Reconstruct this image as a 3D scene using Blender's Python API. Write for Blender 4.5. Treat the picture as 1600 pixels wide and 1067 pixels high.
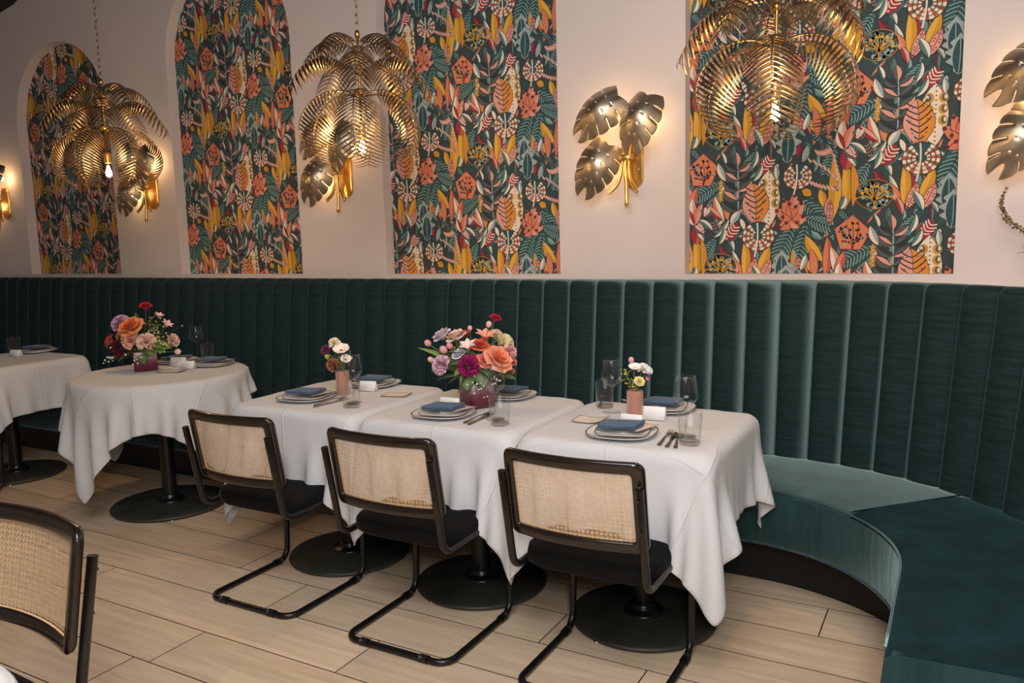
import bpy, math, random
import numpy as np
from mathutils import Vector, Matrix

for o in list(bpy.data.objects):
    bpy.data.objects.remove(o)
SC = bpy.context.scene
COL = SC.collection
random.seed(7)
rng = np.random.default_rng(7)
PI = math.pi

# ------------------------------------------------------------------ camera
CAM_F, CAM_YAW, CAM_PITCH, CAM_ROLL, CAM_D, CAM_H = 1254.72, 0.5120, 0.1282, -0.0251, 3.0397, 1.4404
cy_, sy_ = math.cos(CAM_YAW), math.sin(CAM_YAW)
cp_, sp_ = math.cos(CAM_PITCH), math.sin(CAM_PITCH)
fw = Vector((-sy_ * cp_, cy_ * cp_, -sp_))
rt = Vector((cy_, sy_, 0))
up = rt.cross(fw)
cr_, sr_ = math.cos(CAM_ROLL), math.sin(CAM_ROLL)
rt2 = rt * cr_ + up * sr_
up2 = up * cr_ - rt * sr_
cam = bpy.data.cameras.new('camera')
cam.sensor_width = 36
cam.lens = CAM_F / 1600 * 36
cam.clip_start = 0.05
camo = bpy.data.objects.new('camera', cam)
COL.objects.link(camo)
camo.matrix_world = Matrix(((rt2.x, up2.x, -fw.x, 0), (rt2.y, up2.y, -fw.y, -CAM_D), (rt2.z, up2.z, -fw.z, CAM_H), (0, 0, 0, 1)))
SC.camera = camo

# ------------------------------------------------------------------ light, world, exposure
SC.view_settings.view_transform = 'Standard'
SC.view_settings.look = 'None'
SC.view_settings.gamma = 1
SC.view_settings.use_curve_mapping = False
SC.view_settings.exposure = 0.0
W_ = bpy.data.worlds.new('world')
SC.world = W_
W_.use_nodes = True
W_.node_tree.nodes['Background'].inputs[0].default_value = (1.0, 0.90, 0.82, 1)
W_.node_tree.nodes['Background'].inputs[1].default_value = 0.16


def area_light(name, loc, target, size, power, col):
    l = bpy.data.lights.new(name, 'AREA')
    l.shape = 'DISK'
    l.size = size
    l.energy = power
    l.color = col
    o = bpy.data.objects.new(name, l)
    COL.objects.link(o)
    o.location = loc
    d = Vector(target) - Vector(loc)
    o.rotation_euler = d.to_track_quat('-Z', 'Y').to_euler()
    return o


area_light('camera_flash', (0.20, -3.30, 1.85), (-2.9, 1.9, 1.0), 0.40, 33, (1.0, 0.98, 0.97))
area_light('ceiling_bounce', (-0.4, -2.7, 3.40), (-0.9, -0.7, 0.2), 2.6, 136, (1.0, 0.975, 0.955))
area_light('side_fill', (2.12, -0.75, 1.95), (-3.0, 0.1, 0.8), 0.9, 4, (0.98, 0.98, 1.0))  # added fill lamp off to the right; no window is modelled there

# ------------------------------------------------------------------ helpers


def srgb(r, g, b):
    f = lambda c: c / 12.92 if c <= 0.04045 else ((c + 0.055) / 1.055) ** 2.4
    return (f(r / 255), f(g / 255), f(b / 255))


MATS = {}


def mat(name, col=(0.8, 0.8, 0.8), rough=0.5, metal=0.0, sheen=0.0, sheen_tint=None, sheen_rough=0.3, spec=0.5,
        emit=None, estr=0.0, coat=0.0, noise=None, bump=None, attr=None, trans=0.0, subsurf=0.0, wrap=None):
    m = bpy.data.materials.new(name)
    m.use_nodes = True
    nt = m.node_tree
    b = nt.nodes['Principled BSDF']
    b.inputs['Base Color'].default_value = (*col, 1)
    b.inputs['Roughness'].default_value = rough
    b.inputs['Metallic'].default_value = metal
    b.inputs['Specular IOR Level'].default_value = spec
    b.inputs['Sheen Weight'].default_value = sheen
    b.inputs['Sheen Roughness'].default_value = sheen_rough
    if sheen_tint:
        b.inputs['Sheen Tint'].default_value = (*sheen_tint, 1)
    b.inputs['Coat Weight'].default_value = coat
    b.inputs['Transmission Weight'].default_value = trans
    if emit:
        b.inputs['Emission Color'].default_value = (*emit, 1)
        b.inputs['Emission Strength'].default_value = estr
    tc = nt.nodes.new('ShaderNodeTexCoord')
    if attr:
        a = nt.nodes.new('ShaderNodeAttribute')
        a.attribute_name = attr
        nt.links.new(a.outputs['Color'], b.inputs['Base Color'])
    if noise:   # (scale, amount, stretch)
        mp = nt.nodes.new('ShaderNodeMapping')
        mp.inputs['Scale'].default_value = noise[2]
        n = nt.nodes.new('ShaderNodeTexNoise')
        n.inputs['Scale'].default_value = noise[0]
        n.inputs['Detail'].default_value = 6
        r = nt.nodes.new('ShaderNodeMapRange')
        r.inputs['From Min'].default_value = 0.3
        r.inputs['From Max'].default_value = 0.7
        r.inputs['To Min'].default_value = 1 - noise[1]
        r.inputs['To Max'].default_value = 1 + noise[1]
        mx = nt.nodes.new('ShaderNodeVectorMath')
        mx.operation = 'SCALE'
        nt.links.new(tc.outputs['Object'], mp.inputs['Vector'])
        nt.links.new(mp.outputs['Vector'], n.inputs['Vector'])
        nt.links.new(n.outputs['Fac'], r.inputs['Value'])
        if attr:
            nt.links.new(a.outputs['Color'], mx.inputs[0])
        else:
            mx.inputs[0].default_value = col
        nt.links.new(r.outputs['Result'], mx.inputs['Scale'])
        nt.links.new(mx.outputs['Vector'], b.inputs['Base Color'])
    if bump:    # (scale, strength, distance, stretch)
        mp2 = nt.nodes.new('ShaderNodeMapping')
        mp2.inputs['Scale'].default_value = bump[3]
        n2 = nt.nodes.new('ShaderNodeTexNoise')
        n2.inputs['Scale'].default_value = bump[0]
        n2.inputs['Detail'].default_value = 4
        bp = nt.nodes.new('ShaderNodeBump')
        bp.inputs['Strength'].default_value = bump[1]
        bp.inputs['Distance'].default_value = bump[2]
        nt.links.new(tc.outputs['Object'], mp2.inputs['Vector'])
        nt.links.new(mp2.outputs['Vector'], n2.inputs['Vector'])
        nt.links.new(n2.outputs['Fac'], bp.inputs['Height'])
        nt.links.new(bp.outputs['Normal'], b.inputs['Normal'])
    MATS[name] = m
    return m


def velvet_nap_sheen(name, light, lean, lo, hi):
    """sheen painted into base colour: pile dark end-on, pale side-on; the pile leans along the bench"""
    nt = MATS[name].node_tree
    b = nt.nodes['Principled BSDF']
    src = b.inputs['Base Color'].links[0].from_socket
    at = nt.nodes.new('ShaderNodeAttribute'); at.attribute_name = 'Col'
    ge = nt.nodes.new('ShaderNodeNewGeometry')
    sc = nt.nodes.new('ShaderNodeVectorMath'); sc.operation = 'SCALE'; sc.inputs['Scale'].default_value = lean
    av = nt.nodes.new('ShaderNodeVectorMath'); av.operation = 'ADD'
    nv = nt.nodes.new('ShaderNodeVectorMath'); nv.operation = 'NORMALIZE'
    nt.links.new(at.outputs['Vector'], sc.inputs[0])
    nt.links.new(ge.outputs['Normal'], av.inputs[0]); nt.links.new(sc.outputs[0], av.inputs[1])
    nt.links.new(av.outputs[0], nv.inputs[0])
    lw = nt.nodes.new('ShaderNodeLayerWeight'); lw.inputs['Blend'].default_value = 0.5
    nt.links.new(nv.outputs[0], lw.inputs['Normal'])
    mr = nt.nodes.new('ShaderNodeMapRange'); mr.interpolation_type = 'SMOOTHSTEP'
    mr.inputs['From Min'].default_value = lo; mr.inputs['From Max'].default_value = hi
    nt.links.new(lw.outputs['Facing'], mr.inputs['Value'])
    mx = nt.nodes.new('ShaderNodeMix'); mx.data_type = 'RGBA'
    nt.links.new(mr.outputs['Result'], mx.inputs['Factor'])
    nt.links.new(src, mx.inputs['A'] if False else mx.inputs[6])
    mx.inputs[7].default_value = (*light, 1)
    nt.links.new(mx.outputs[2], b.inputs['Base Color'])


def thin_glass(name, tint=(0.99, 0.992, 0.992), f0=0.025, pow_=0.5):
    m = bpy.data.materials.new(name)
    m.use_nodes = True
    nt = m.node_tree
    nt.nodes.remove(nt.nodes['Principled BSDF'])
    out = nt.nodes['Material Output']
    t = nt.nodes.new('ShaderNodeBsdfTransparent')
    t.inputs['Color'].default_value = (*tint, 1)
    g = nt.nodes.new('ShaderNodeBsdfGlossy')
    g.inputs['Roughness'].default_value = 0.02
    lw = nt.nodes.new('ShaderNodeLayerWeight')
    lw.inputs['Blend'].default_value = 0.5
    p = nt.nodes.new('ShaderNodeMath')
    p.operation = 'POWER'
    p.inputs[1].default_value = 3.2
    nt.links.new(lw.outputs['Facing'], p.inputs[0])
    mr = nt.nodes.new('ShaderNodeMapRange')
    mr.inputs['To Min'].default_value = f0
    mr.inputs['To Max'].default_value = pow_
    nt.links.new(p.outputs[0], mr.inputs['Value'])
    mx = nt.nodes.new('ShaderNodeMixShader')
    nt.links.new(mr.outputs['Result'], mx.inputs['Fac'])
    nt.links.new(t.outputs[0], mx.inputs[1])
    nt.links.new(g.outputs[0], mx.inputs[2])
    nt.links.new(mx.outputs[0], out.inputs['Surface'])
    MATS[name] = m
    return m


def tag(o, label=None, cat=None, group=None, kind=None):
    if label: o['label'] = label
    if cat: o['category'] = cat
    if group: o['group'] = group
    if kind: o['kind'] = kind
    return o


def thing(name, label, cat, loc=(0, 0, 0), rz=0.0, group=None):
    o = bpy.data.objects.new(name, None)
    o.empty_display_size = 0.05
    COL.objects.link(o)
    o.location = loc
    o.rotation_euler = (0, 0, rz)
    return tag(o, label, cat, group)


class MB:
    def __init__(s):
        s.v = []; s.f = []; s.c = []

    def add(s, vs, fs, col=None):
        n = len(s.v)
        s.v.extend([tuple(v) for v in vs])
        s.f.extend([tuple(i + n for i in f) for f in fs])
        if col is not None:
            if isinstance(col, list): s.c.extend(col)
            else: s.c.extend([col] * len(vs))

    def box(s, x0, x1, y0, y1, z0, z1):
        s.add([(x0, y0, z0), (x1, y0, z0), (x1, y1, z0), (x0, y1, z0), (x0, y0, z1), (x1, y0, z1), (x1, y1, z1), (x0, y1, z1)],
              [(0, 3, 2, 1), (4, 5, 6, 7), (0, 1, 5, 4), (1, 2, 6, 5), (2, 3, 7, 6), (3, 0, 4, 7)])

    def grid(s, pts, closeu=False, closev=False, col=None):
        """pts[i][j] grid of points"""
        n, m = len(pts), len(pts[0])
        fs = []
        for i in range(n if closeu else n - 1):
            for j in range(m if closev else m - 1):
                fs.append((i * m + j, ((i + 1) % n) * m + j, ((i + 1) % n) * m + (j + 1) % m, i * m + (j + 1) % m))
        s.add([p for r in pts for p in r], fs, col)

    def tube(s, path, r, seg=8, caps=True, col=None, up0=None):
        path = [Vector(p) for p in path]
        rr = r if isinstance(r, (list, tuple)) else [r] * len(path)
        rings = []
        nprev = None
        for i, p in enumerate(path):
            t = (path[min(i + 1, len(path) - 1)] - path[max(i - 1, 0)])
            t.normalize()
            if nprev is None:
                a = Vector((0, 0, 1)) if abs(t.z) < 0.9 else Vector((1, 0, 0))
                n = (a - t * a.dot(t)).normalized()
            else:
                n = (nprev - t * nprev.dot(t))
                n = n.normalized() if n.length > 1e-6 else nprev
            nprev = n
            b = t.cross(n)
            rings.append([p + (n * math.cos(2 * PI * k / seg) + b * math.sin(2 * PI * k / seg)) * rr[i] for k in range(seg)])
        base = len(s.v)
        s.grid(rings, closev=True, col=col)
        if caps:
            s.f.append(tuple(base + k for k in reversed(range(seg))))
            e = base + (len(path) - 1) * seg
            s.f.append(tuple(e + k for k in range(seg)))

    def lathe(s, prof, seg=24, col=None, center=(0, 0), n=None):
        """prof [(r,z)]; n = superellipse exponent for squarish forms"""
        rows = []
        for r, z in prof:
            row = []
            for k in range(seg):
                a = 2 * PI * k / seg
                c, sn = math.cos(a), math.sin(a)
                f = 1.0
                if n: f = (abs(c) ** n + abs(sn) ** n) ** (-1.0 / n)
                row.append((center[0] + r * f * c, center[1] + r * f * sn, z))
            rows.append(row)
        s.grid(rows, closev=True, col=col)

    def ball(s, c, r, col=None, seg=10, rings=7, sz=1.0):
        prof = [(max(1e-4, r * math.sin(PI * i / rings)), c[2] - r * sz * math.cos(PI * i / rings)) for i in range(rings + 1)]
        s.lathe(prof, seg, col, (c[0], c[1]))

    def xf(s, M):
        s.v = [tuple(M @ Vector(v)) for v in s.v]
        return s

    def mesh(s, name, m=None, smooth=True):
        me = bpy.data.meshes.new(name)
        me.from_pydata(s.v, [], s.f)
        if s.c:
            a = me.color_attributes.new('Col', 'FLOAT_COLOR', 'POINT')
            a.data.foreach_set('color', np.array([(*c[:3], 1.0) for c in s.c], dtype=np.float32).ravel())
        if smooth:
            me.polygons.foreach_set('use_smooth', [True] * len(me.polygons))
        if m: me.materials.append(m)
        me.update()
        return me

    def build(s, name, m=None, parent=None, smooth=True, auto=None):
        me = s.mesh(name, m, smooth)
        return link(name, me, parent, auto)


def link(name, me, parent=None, auto=None, loc=None, rot=None, scale=None):
    o = bpy.data.objects.new(name, me)
    COL.objects.link(o)
    if parent: o.parent = parent
    if loc: o.location = loc
    if rot: o.rotation_euler = rot
    if scale: o.scale = scale
    if auto is not None:
        md = o.modifiers.new('edges', 'EDGE_SPLIT')
        md.split_angle = math.radians(auto)
    return o


def copy_tree(o, parent=None):
    c = o.copy()
    COL.objects.link(c)
    c.parent = parent
    for ch in o.children:
        copy_tree(ch, c)
    return c


def rounded_path(pts, rad, n=6):
    out = []
    pts = [Vector(p) for p in pts]
    for i, p in enumerate(pts):
        if i == 0 or i == len(pts) - 1 or rad[i] == 0:
            out.append(p)
            continue
        a = (pts[i - 1] - p).normalized()
        b = (pts[i + 1] - p).normalized()
        ang = a.angle(b)
        d = rad[i] / math.tan(ang / 2)
        s0, s1 = p + a * d, p + b * d
        c = p + (a + b).normalized() * (rad[i] / math.sin(ang / 2))
        v0, v1 = s0 - c, s1 - c
        tot = v0.angle(v1)
        for k in range(n + 1):
            t = k / n
            out.append(c + (v0 * math.sin((1 - t) * tot) + v1 * math.sin(t * tot)) / math.sin(tot))
    return out


# ------------------------------------------------------------------ materials
mat('paint', (0.67, 0.585, 0.562), 0.75, noise=(3, 0.02, (1, 1, 1)), bump=(60, 0.05, 0.002, (1, 1, 1)))
mat('paint_dark', srgb(14, 13, 13), 0.8)
mat('ceiling', srgb(60, 54, 50), 0.9)
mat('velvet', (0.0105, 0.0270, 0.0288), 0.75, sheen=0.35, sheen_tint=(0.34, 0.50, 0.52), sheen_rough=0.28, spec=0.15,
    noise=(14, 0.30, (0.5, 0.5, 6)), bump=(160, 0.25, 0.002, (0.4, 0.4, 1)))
mat('velvet_front', (0.016, 0.046, 0.048), 0.75, sheen=1.0, sheen_tint=(0.34, 0.50, 0.52), sheen_rough=0.4, spec=0.15, noise=(30, 0.25, (1, 1, 0.12)), bump=(38, 0.5, 0.005, (1, 1, 0.12)))
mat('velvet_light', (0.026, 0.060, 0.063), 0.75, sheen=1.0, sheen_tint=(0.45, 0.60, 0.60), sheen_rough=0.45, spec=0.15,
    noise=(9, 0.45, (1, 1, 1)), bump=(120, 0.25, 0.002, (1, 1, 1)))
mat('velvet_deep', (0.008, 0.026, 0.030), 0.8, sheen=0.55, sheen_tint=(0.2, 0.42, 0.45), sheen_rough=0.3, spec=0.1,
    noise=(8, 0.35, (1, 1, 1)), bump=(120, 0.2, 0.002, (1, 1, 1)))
velvet_nap_sheen('velvet', (0.17, 0.26, 0.27), 1.25, 0.24, 0.50)  # bright channel edges mixed in as colour, following the view angle
mat('black_kick', srgb(16, 15, 14), 0.5)
mat('black_metal', srgb(20, 18, 17), 0.32, spec=0.5, noise=(6, 0.2, (1, 1, 1)))
mat('base_iron', srgb(52, 51, 44), 0.48, spec=0.5, noise=(5, 0.5, (1, 1, 1)), bump=(40, 0.08, 0.001, (1, 1, 1)))
mat('black_wood', srgb(30, 22, 18), 0.22, spec=0.5, coat=0.3)
mat('black_fabric', srgb(13, 12, 11), 0.9, sheen=0.04, spec=0.2, bump=(500, 0.4, 0.001, (1, 1, 1)))
mat('cane', srgb(226, 192, 150), 0.5, noise=(60, 0.12, (1, 1, 1)))
mat('chrome', (0.75, 0.74, 0.72), 0.15, 1.0)
mat('linen', srgb(208, 208, 210), 0.85, sheen=0.1, spec=0.2)
mat('brass_aged', (0.35, 0.26, 0.16), 0.36, 1.0, noise=(18, 0.30, (1, 1, 1)))
mat('brass_gold', (0.70, 0.44, 0.14), 0.30, 1.0, noise=(20, 0.12, (1, 1, 1)))
mat('leaf_silver', (0.52, 0.43, 0.32), 0.40, 1.0, noise=(15, 0.18, (1, 1, 1)))
mat('filament', (1, 0.6, 0.2), emit=(1.0, 0.62, 0.22), estr=60)
mat('bulb_glow', (1, 0.8, 0.5), emit=(1.0, 0.66, 0.28), estr=14)
mat('porcelain', srgb(236, 233, 230), 0.15, spec=0.5)
mat('plate_rim', srgb(52, 50, 54), 0.3)
mat('napkin', srgb(86, 106, 131), 0.9, sheen=0.2, spec=0.2, noise=(120, 0.12, (1, 1, 1)), bump=(400, 0.4, 0.001, (1, 1, 1)))
mat('card', srgb(243, 240, 238), 0.7)
mat('vellum', srgb(228, 214, 200), 0.45)
mat('gold_foil', (0.72, 0.55, 0.30), 0.3, 1.0)
mat('flatware', (0.42, 0.36, 0.28), 0.16, 1.0)
mat('petals', (1, 1, 1), 0.6, attr='Col', sheen=0.15, spec=0.25)
mat('greens', (1, 1, 1), 0.45, attr='Col', spec=0.4)
mat('print', (1, 1, 1), 0.75, attr='Col', spec=0.25)
thin_glass('glass')
thin_glass('bulb_glass', (1, 0.9, 0.75), 0.05, 0.4)
thin_glass('pink_glass', (0.86, 0.56, 0.46), 0.10, 0.5)


def linen_creases():
    m = MATS['linen']
    nt = m.node_tree
    b = nt.nodes['Principled BSDF']
    uv = nt.nodes.new('ShaderNodeUVMap')
    sep = nt.nodes.new('ShaderNodeSeparateXYZ')
    nt.links.new(uv.outputs['UV'], sep.inputs[0])
    tot = None
    for ax in (0, 1):
        mu = nt.nodes.new('ShaderNodeMath'); mu.operation = 'MULTIPLY'; mu.inputs[1].default_value = 4.0
        nt.links.new(sep.outputs[ax], mu.inputs[0])
        fr = nt.nodes.new('ShaderNodeMath'); fr.operation = 'FRACT'
        ad = nt.nodes.new('ShaderNodeMath'); ad.operation = 'ADD'; ad.inputs[1].default_value = 0.5
        nt.links.new(mu.outputs[0], ad.inputs[0])
        nt.links.new(ad.outputs[0], fr.inputs[0])
        sb = nt.nodes.new('ShaderNodeMath'); sb.operation = 'SUBTRACT'; sb.inputs[1].default_value = 0.5
        nt.links.new(fr.outputs[0], sb.inputs[0])
        ab = nt.nodes.new('ShaderNodeMath'); ab.operation = 'ABSOLUTE'
        nt.links.new(sb.outputs[0], ab.inputs[0])
        mr = nt.nodes.new('ShaderNodeMapRange')
        mr.interpolation_type = 'SMOOTHSTEP'
        mr.inputs['From Min'].default_value = 0.0
        mr.inputs['From Max'].default_value = 0.022
        mr.inputs['To Min'].default_value = 1.0
        mr.inputs['To Max'].default_value = 0.0
        nt.links.new(ab.outputs[0], mr.inputs['Value'])
        if tot is None: tot = mr.outputs['Result']
        else:
            a2 = nt.nodes.new('ShaderNodeMath'); a2.operation = 'MAXIMUM'
            nt.links.new(tot, a2.inputs[0]); nt.links.new(mr.outputs['Result'], a2.inputs[1])
            tot = a2.outputs[0]
    bp = nt.nodes.new('ShaderNodeBump')
    bp.inputs['Strength'].default_value = 0.55
    bp.inputs['Distance'].default_value = 0.003
    nt.links.new(tot, bp.inputs['Height'])
    tcn = nt.nodes.new('ShaderNodeTexCoord')
    nz = nt.nodes.new('ShaderNodeTexNoise'); nz.inputs['Scale'].default_value = 9; nz.inputs['Detail'].default_value = 3
    nt.links.new(tcn.outputs['Object'], nz.inputs['Vector'])
    bp2 = nt.nodes.new('ShaderNodeBump'); bp2.inputs['Strength'].default_value = 0.25; bp2.inputs['Distance'].default_value = 0.008
    nt.links.new(nz.outputs['Fac'], bp2.inputs['Height'])
    nt.links.new(bp.outputs['Normal'], bp2.inputs['Normal'])
    nt.links.new(bp2.outputs['Normal'], b.inputs['Normal'])


linen_creases()


def wood_material():
    m = bpy.data.materials.new('wood_tile')
    m.use_nodes = True
    nt = m.node_tree
    b = nt.nodes['Principled BSDF']
    b.inputs['Roughness'].default_value = 0.5
    b.inputs['Specular IOR Level'].default_value = 0.3
    tc = nt.nodes.new('ShaderNodeTexCoord')
    oi = nt.nodes.new('ShaderNodeObjectInfo')
    off = nt.nodes.new('ShaderNodeVectorMath'); off.operation = 'SCALE'
    off.inputs[0].default_value = (37, 53, 11)
    nt.links.new(oi.outputs['Random'], off.inputs['Scale'])
    ad = nt.nodes.new('ShaderNodeVectorMath'); ad.operation = 'ADD'
    nt.links.new(tc.outputs['Object'], ad.inputs[0]); nt.links.new(off.outputs[0], ad.inputs[1])
    mp = nt.nodes.new('ShaderNodeMapping'); mp.inputs['Scale'].default_value = (1.2, 16, 1)
    nt.links.new(ad.outputs[0], mp.inputs['Vector'])
    n = nt.nodes.new('ShaderNodeTexNoise'); n.inputs['Scale'].default_value = 2.2; n.inputs['Detail'].default_value = 8
    n.inputs['Distortion'].default_value = 0.6
    nt.links.new(mp.outputs[0], n.inputs['Vector'])
    cr = nt.nodes.new('ShaderNodeValToRGB')
    e = cr.color_ramp.elements
    e[0].position = 0.30; e[0].color = (*srgb(206, 179, 149), 1)
    e[1].position = 0.72; e[1].color = (*srgb(229, 205, 177), 1)
    nt.links.new(n.outputs['Fac'], cr.inputs['Fac'])
    mr = nt.nodes.new('ShaderNodeMapRange'); mr.inputs['To Min'].default_value = 0.90; mr.inputs['To Max'].default_value = 1.07
    nt.links.new(oi.outputs['Random'], mr.inputs['Value'])
    sc = nt.nodes.new('ShaderNodeVectorMath'); sc.operation = 'SCALE'
    nt.links.new(cr.outputs['Color'], sc.inputs[0]); nt.links.new(mr.outputs['Result'], sc.inputs['Scale'])
    nt.links.new(sc.outputs[0], b.inputs['Base Color'])
    bp = nt.nodes.new('ShaderNodeBump'); bp.inputs['Strength'].default_value = 0.12; bp.inputs['Distance'].default_value = 0.002
    nt.links.new(n.outputs['Fac'], bp.inputs['Height']); nt.links.new(bp.outputs['Normal'], b.inputs['Normal'])
    MATS['wood_tile'] = m


wood_material()

# ------------------------------------------------------------------ room shell
WY = 0.76            # wall plane
XL, XR = -8.6, 2.3
YF = -5.6
ZC = 3.6
NX0, NW, NG, NZB = -6.578, 1.137, 0.666, 1.246
ND = 0.08
SPRING = [2.41, 2.69, 2.69, 2.69]
R_N = NW / 2
niches = [(NX0 + i * (NW + NG), NX0 + i * (NW + NG) + NW, SPRING[i]) for i in range(4)]

wb = MB()


def wq(x0, x1, z0, z1):
    wb.add([(x0, WY, z0), (x1, WY, z0), (x1, WY, z1), (x0, WY, z1)], [(0, 1, 2, 3)])


prev = XL
for (a, b, zs) in niches:
    wq(prev, a, 0, ZC)
    wq(a, b, 0, NZB)
    n = 32
    arc = [((a + b) / 2 - R_N * math.cos(PI * k / n), zs + R_N * math.sin(PI * k / n)) for k in range(n + 1)]
    wb.grid([[(x, WY, z), (x, WY, ZC)] for x, z in arc])
    outline = [(a, NZB)] + arc + [(b, NZB), (a, NZB)]
    for (p, q) in zip(outline[:-1], outline[1:]):
        wb.add([(p[0], WY, p[1]), (q[0], WY, q[1]), (q[0], WY + ND, q[1]), (p[0], WY + ND, p[1])], [(0, 1, 2, 3)])
    prev = b
wq(prev, XR, 0, ZC)
# solid body behind
wb.add([(XL, WY + 0.2, 0), (XR, WY + 0.2, 0), (XR, WY + 0.2, ZC), (XL, WY + 0.2, ZC)], [(0, 1, 2, 3)])
wall_back = wb.build('wall_back', MATS['paint'], smooth=False)
tag(wall_back, 'pale pink plaster wall with arched niches', kind='structure')

for nm, x in (('wall_left', XL), ('wall_right', XR)):
    w = MB()
    s_ = -0.12 if x < 0 else 0.12
    w.box(min(x, x + s_), max(x, x + s_), YF, WY + 0.2, 0, ZC)
    tag(w.build(nm, MATS['paint'], smooth=False), kind='structure')
w = MB(); w.box(XL, XR, YF, WY + 0.2, ZC, ZC + 0.1)
tag(w.build('ceiling', MATS['ceiling'], smooth=False), kind='structure')
w = MB()
poly = [(-6.40, 3.347), (-6.46, 3.32), (-6.66, 3.285), (-7.2, 3.16), (XL, 3.0), (XL, ZC), (-6.30, ZC)]
n = len(poly)
w.add([(x, 0.66, z) for x, z in poly] + [(x, WY, z) for x, z in poly],
      [tuple(range(n)), tuple(reversed(range(n, 2 * n)))] + [(i, (i + 1) % n, n + (i + 1) % n, n + i) for i in range(n)])
tag(w.build('trim_1', MATS['paint_dark'], smooth=False), 'black ceiling soffit in the upper corner', kind='structure')

# floor slab with planks
w = MB(); w.box(XL, XR, YF, WY + 0.2, -0.1, -0.016)
floor = tag(w.build('floor', mat('grout', srgb(26, 18, 14), 0.95), smooth=False), 'light oak plank floor with dark joints', kind='structure')
PW, PLEN = 0.2425, 1.511
row_joint = {-3: -2.432, -2: -1.795, -1: -0.863, 0: -1.272, 1: -1.512, 2: -0.396}
gap = 0.0017
pm = MB()
hx, hy = PLEN / 2 - gap, PW / 2 - gap
bv = 0.0005
pm.add([(-hx, -hy, -0.0155), (hx, -hy, -0.0155), (hx, hy, -0.0155), (-hx, hy, -0.0155), (-hx, -hy, -bv), (hx, -hy, -bv), (hx, hy, -bv), (-hx, hy, -bv),
        (-hx + bv, -hy + bv, 0), (hx - bv, -hy + bv, 0), (hx - bv, hy - bv, 0), (-hx + bv, hy - bv, 0)],
       [(8, 9, 10, 11), (4, 5, 9, 8), (5, 6, 10, 9), (6, 7, 11, 10), (7, 4, 8, 11), (0, 1, 5, 4), (1, 2, 6, 5), (2, 3, 7, 6), (3, 0, 4, 7)])
plank_me = pm.mesh('plank', MATS['wood_tile'], smooth=False)
plank_me.materials.append(bpy.data.materials['grout'])
for p_ in plank_me.polygons:
    if p_.index > 0: p_.material_index = 1
for r in range(-20, 5):
    y0 = -0.64 + PW * r
    if y0 + PW > 0.5: continue
    jx = row_joint.get(r, -0.2 - ((r * 0.618) % 1.0) * PLEN)
    k0 = math.floor((XL - jx) / PLEN)
    for k in range(k0, 12):
        x0 = jx + k * PLEN
        x1 = x0 + PLEN
        a, b = max(x0, XL), min(x1, XR)
        if b - a < 0.05: continue
        link('plank', plank_me, floor, loc=((a + b) / 2, y0 + PW / 2, 0), scale=((b - a) / PLEN, 1, 1))

# ------------------------------------------------------------------ wallpaper print
BG = srgb(60, 74, 76)
C = dict(ink=srgb(52, 57, 59), dteal=srgb(52, 84, 86), teal=srgb(84, 126, 122), pteal=srgb(140, 172, 166), must=srgb(205, 150, 52),
         gold=srgb(226, 172, 70), coral=srgb(214, 128, 98), pink=srgb(220, 158, 142), cream=srgb(232, 218, 200), red=srgb(158, 52, 64),
         maroon=srgb(104, 48, 56), brown=srgb(150, 88, 56), slate=srgb(88, 92, 90), orange=srgb(218, 140, 62), rust=srgb(190, 96, 72),
         grey=srgb(158, 172, 172))
TW, TH = 1020.0, 952.0
TV, TF, TC, TL = [], [], [], []       # tile verts, tris, colours, layers
LAY = [0.0]


def emit(vs, tris, col, sub=0):
    n = len(TV)
    TV.extend(vs)
    TF.extend([(a + n, b + n, c + n) for a, b, c in tris])
    TC.extend([C[col]] * len(vs))
    TL.extend([LAY[0] + sub * 0.18] * len(vs))


def strip(pts, ws, col, sub=0, side=0):
    """ribbon along pts with half-widths ws; side=+1/-1 covers one half only"""
    vs, tris = [], []
    n = len(pts)
    for i in range(n):
        a, b = pts[max(i - 1, 0)], pts[min(i + 1, n - 1)]
        dx, dy = b[0] - a[0], b[1] - a[1]
        l = math.hypot(dx, dy) or 1
        nx, ny = -dy / l, dx / l
        p = pts[i]
        l1 = ws[i] if side >= 0 else 0
        l2 = ws[i] if side <= 0 else 0
        vs += [(p[0] + nx * l1, p[1] + ny * l1), (p[0] - nx * l2, p[1] - ny * l2)]
        if i: 
            k = 2 * i
            tris += [(k - 2, k - 1, k + 1), (k - 2, k + 1, k)]
    emit(vs, tris, col, sub)


def curve(p0, p1, bend=0.0, n=9):
    mx, my = (p0[0] + p1[0]) / 2, (p0[1] + p1[1]) / 2
    dx, dy = p1[0] - p0[0], p1[1] - p0[1]
    cx, cy = mx - dy * bend, my + dx * bend
    return [((1 - t) ** 2 * p0[0] + 2 * t * (1 - t) * cx + t * t * p1[0], (1 - t) ** 2 * p0[1] + 2 * t * (1 - t) * cy + t * t * p1[1]) for t in [i / n for i in range(n + 1)]]


def line(p0, p1, w, col, bend=0.0, sub=0, n=5):
    pts = curve(p0, p1, bend, n)
    strip(pts, [w] * len(pts), col, sub)


def dot(c, rx, col, ry=None, sub=0, n=9):
    ry = ry or rx
    vs = [c] + [(c[0] + rx * math.cos(2 * PI * k / n), c[1] + ry * math.sin(2 * PI * k / n)) for k in range(n)]
    emit(vs, [(0, 1 + k, 1 + (k + 1) % n) for k in range(n)], col, sub)


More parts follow.
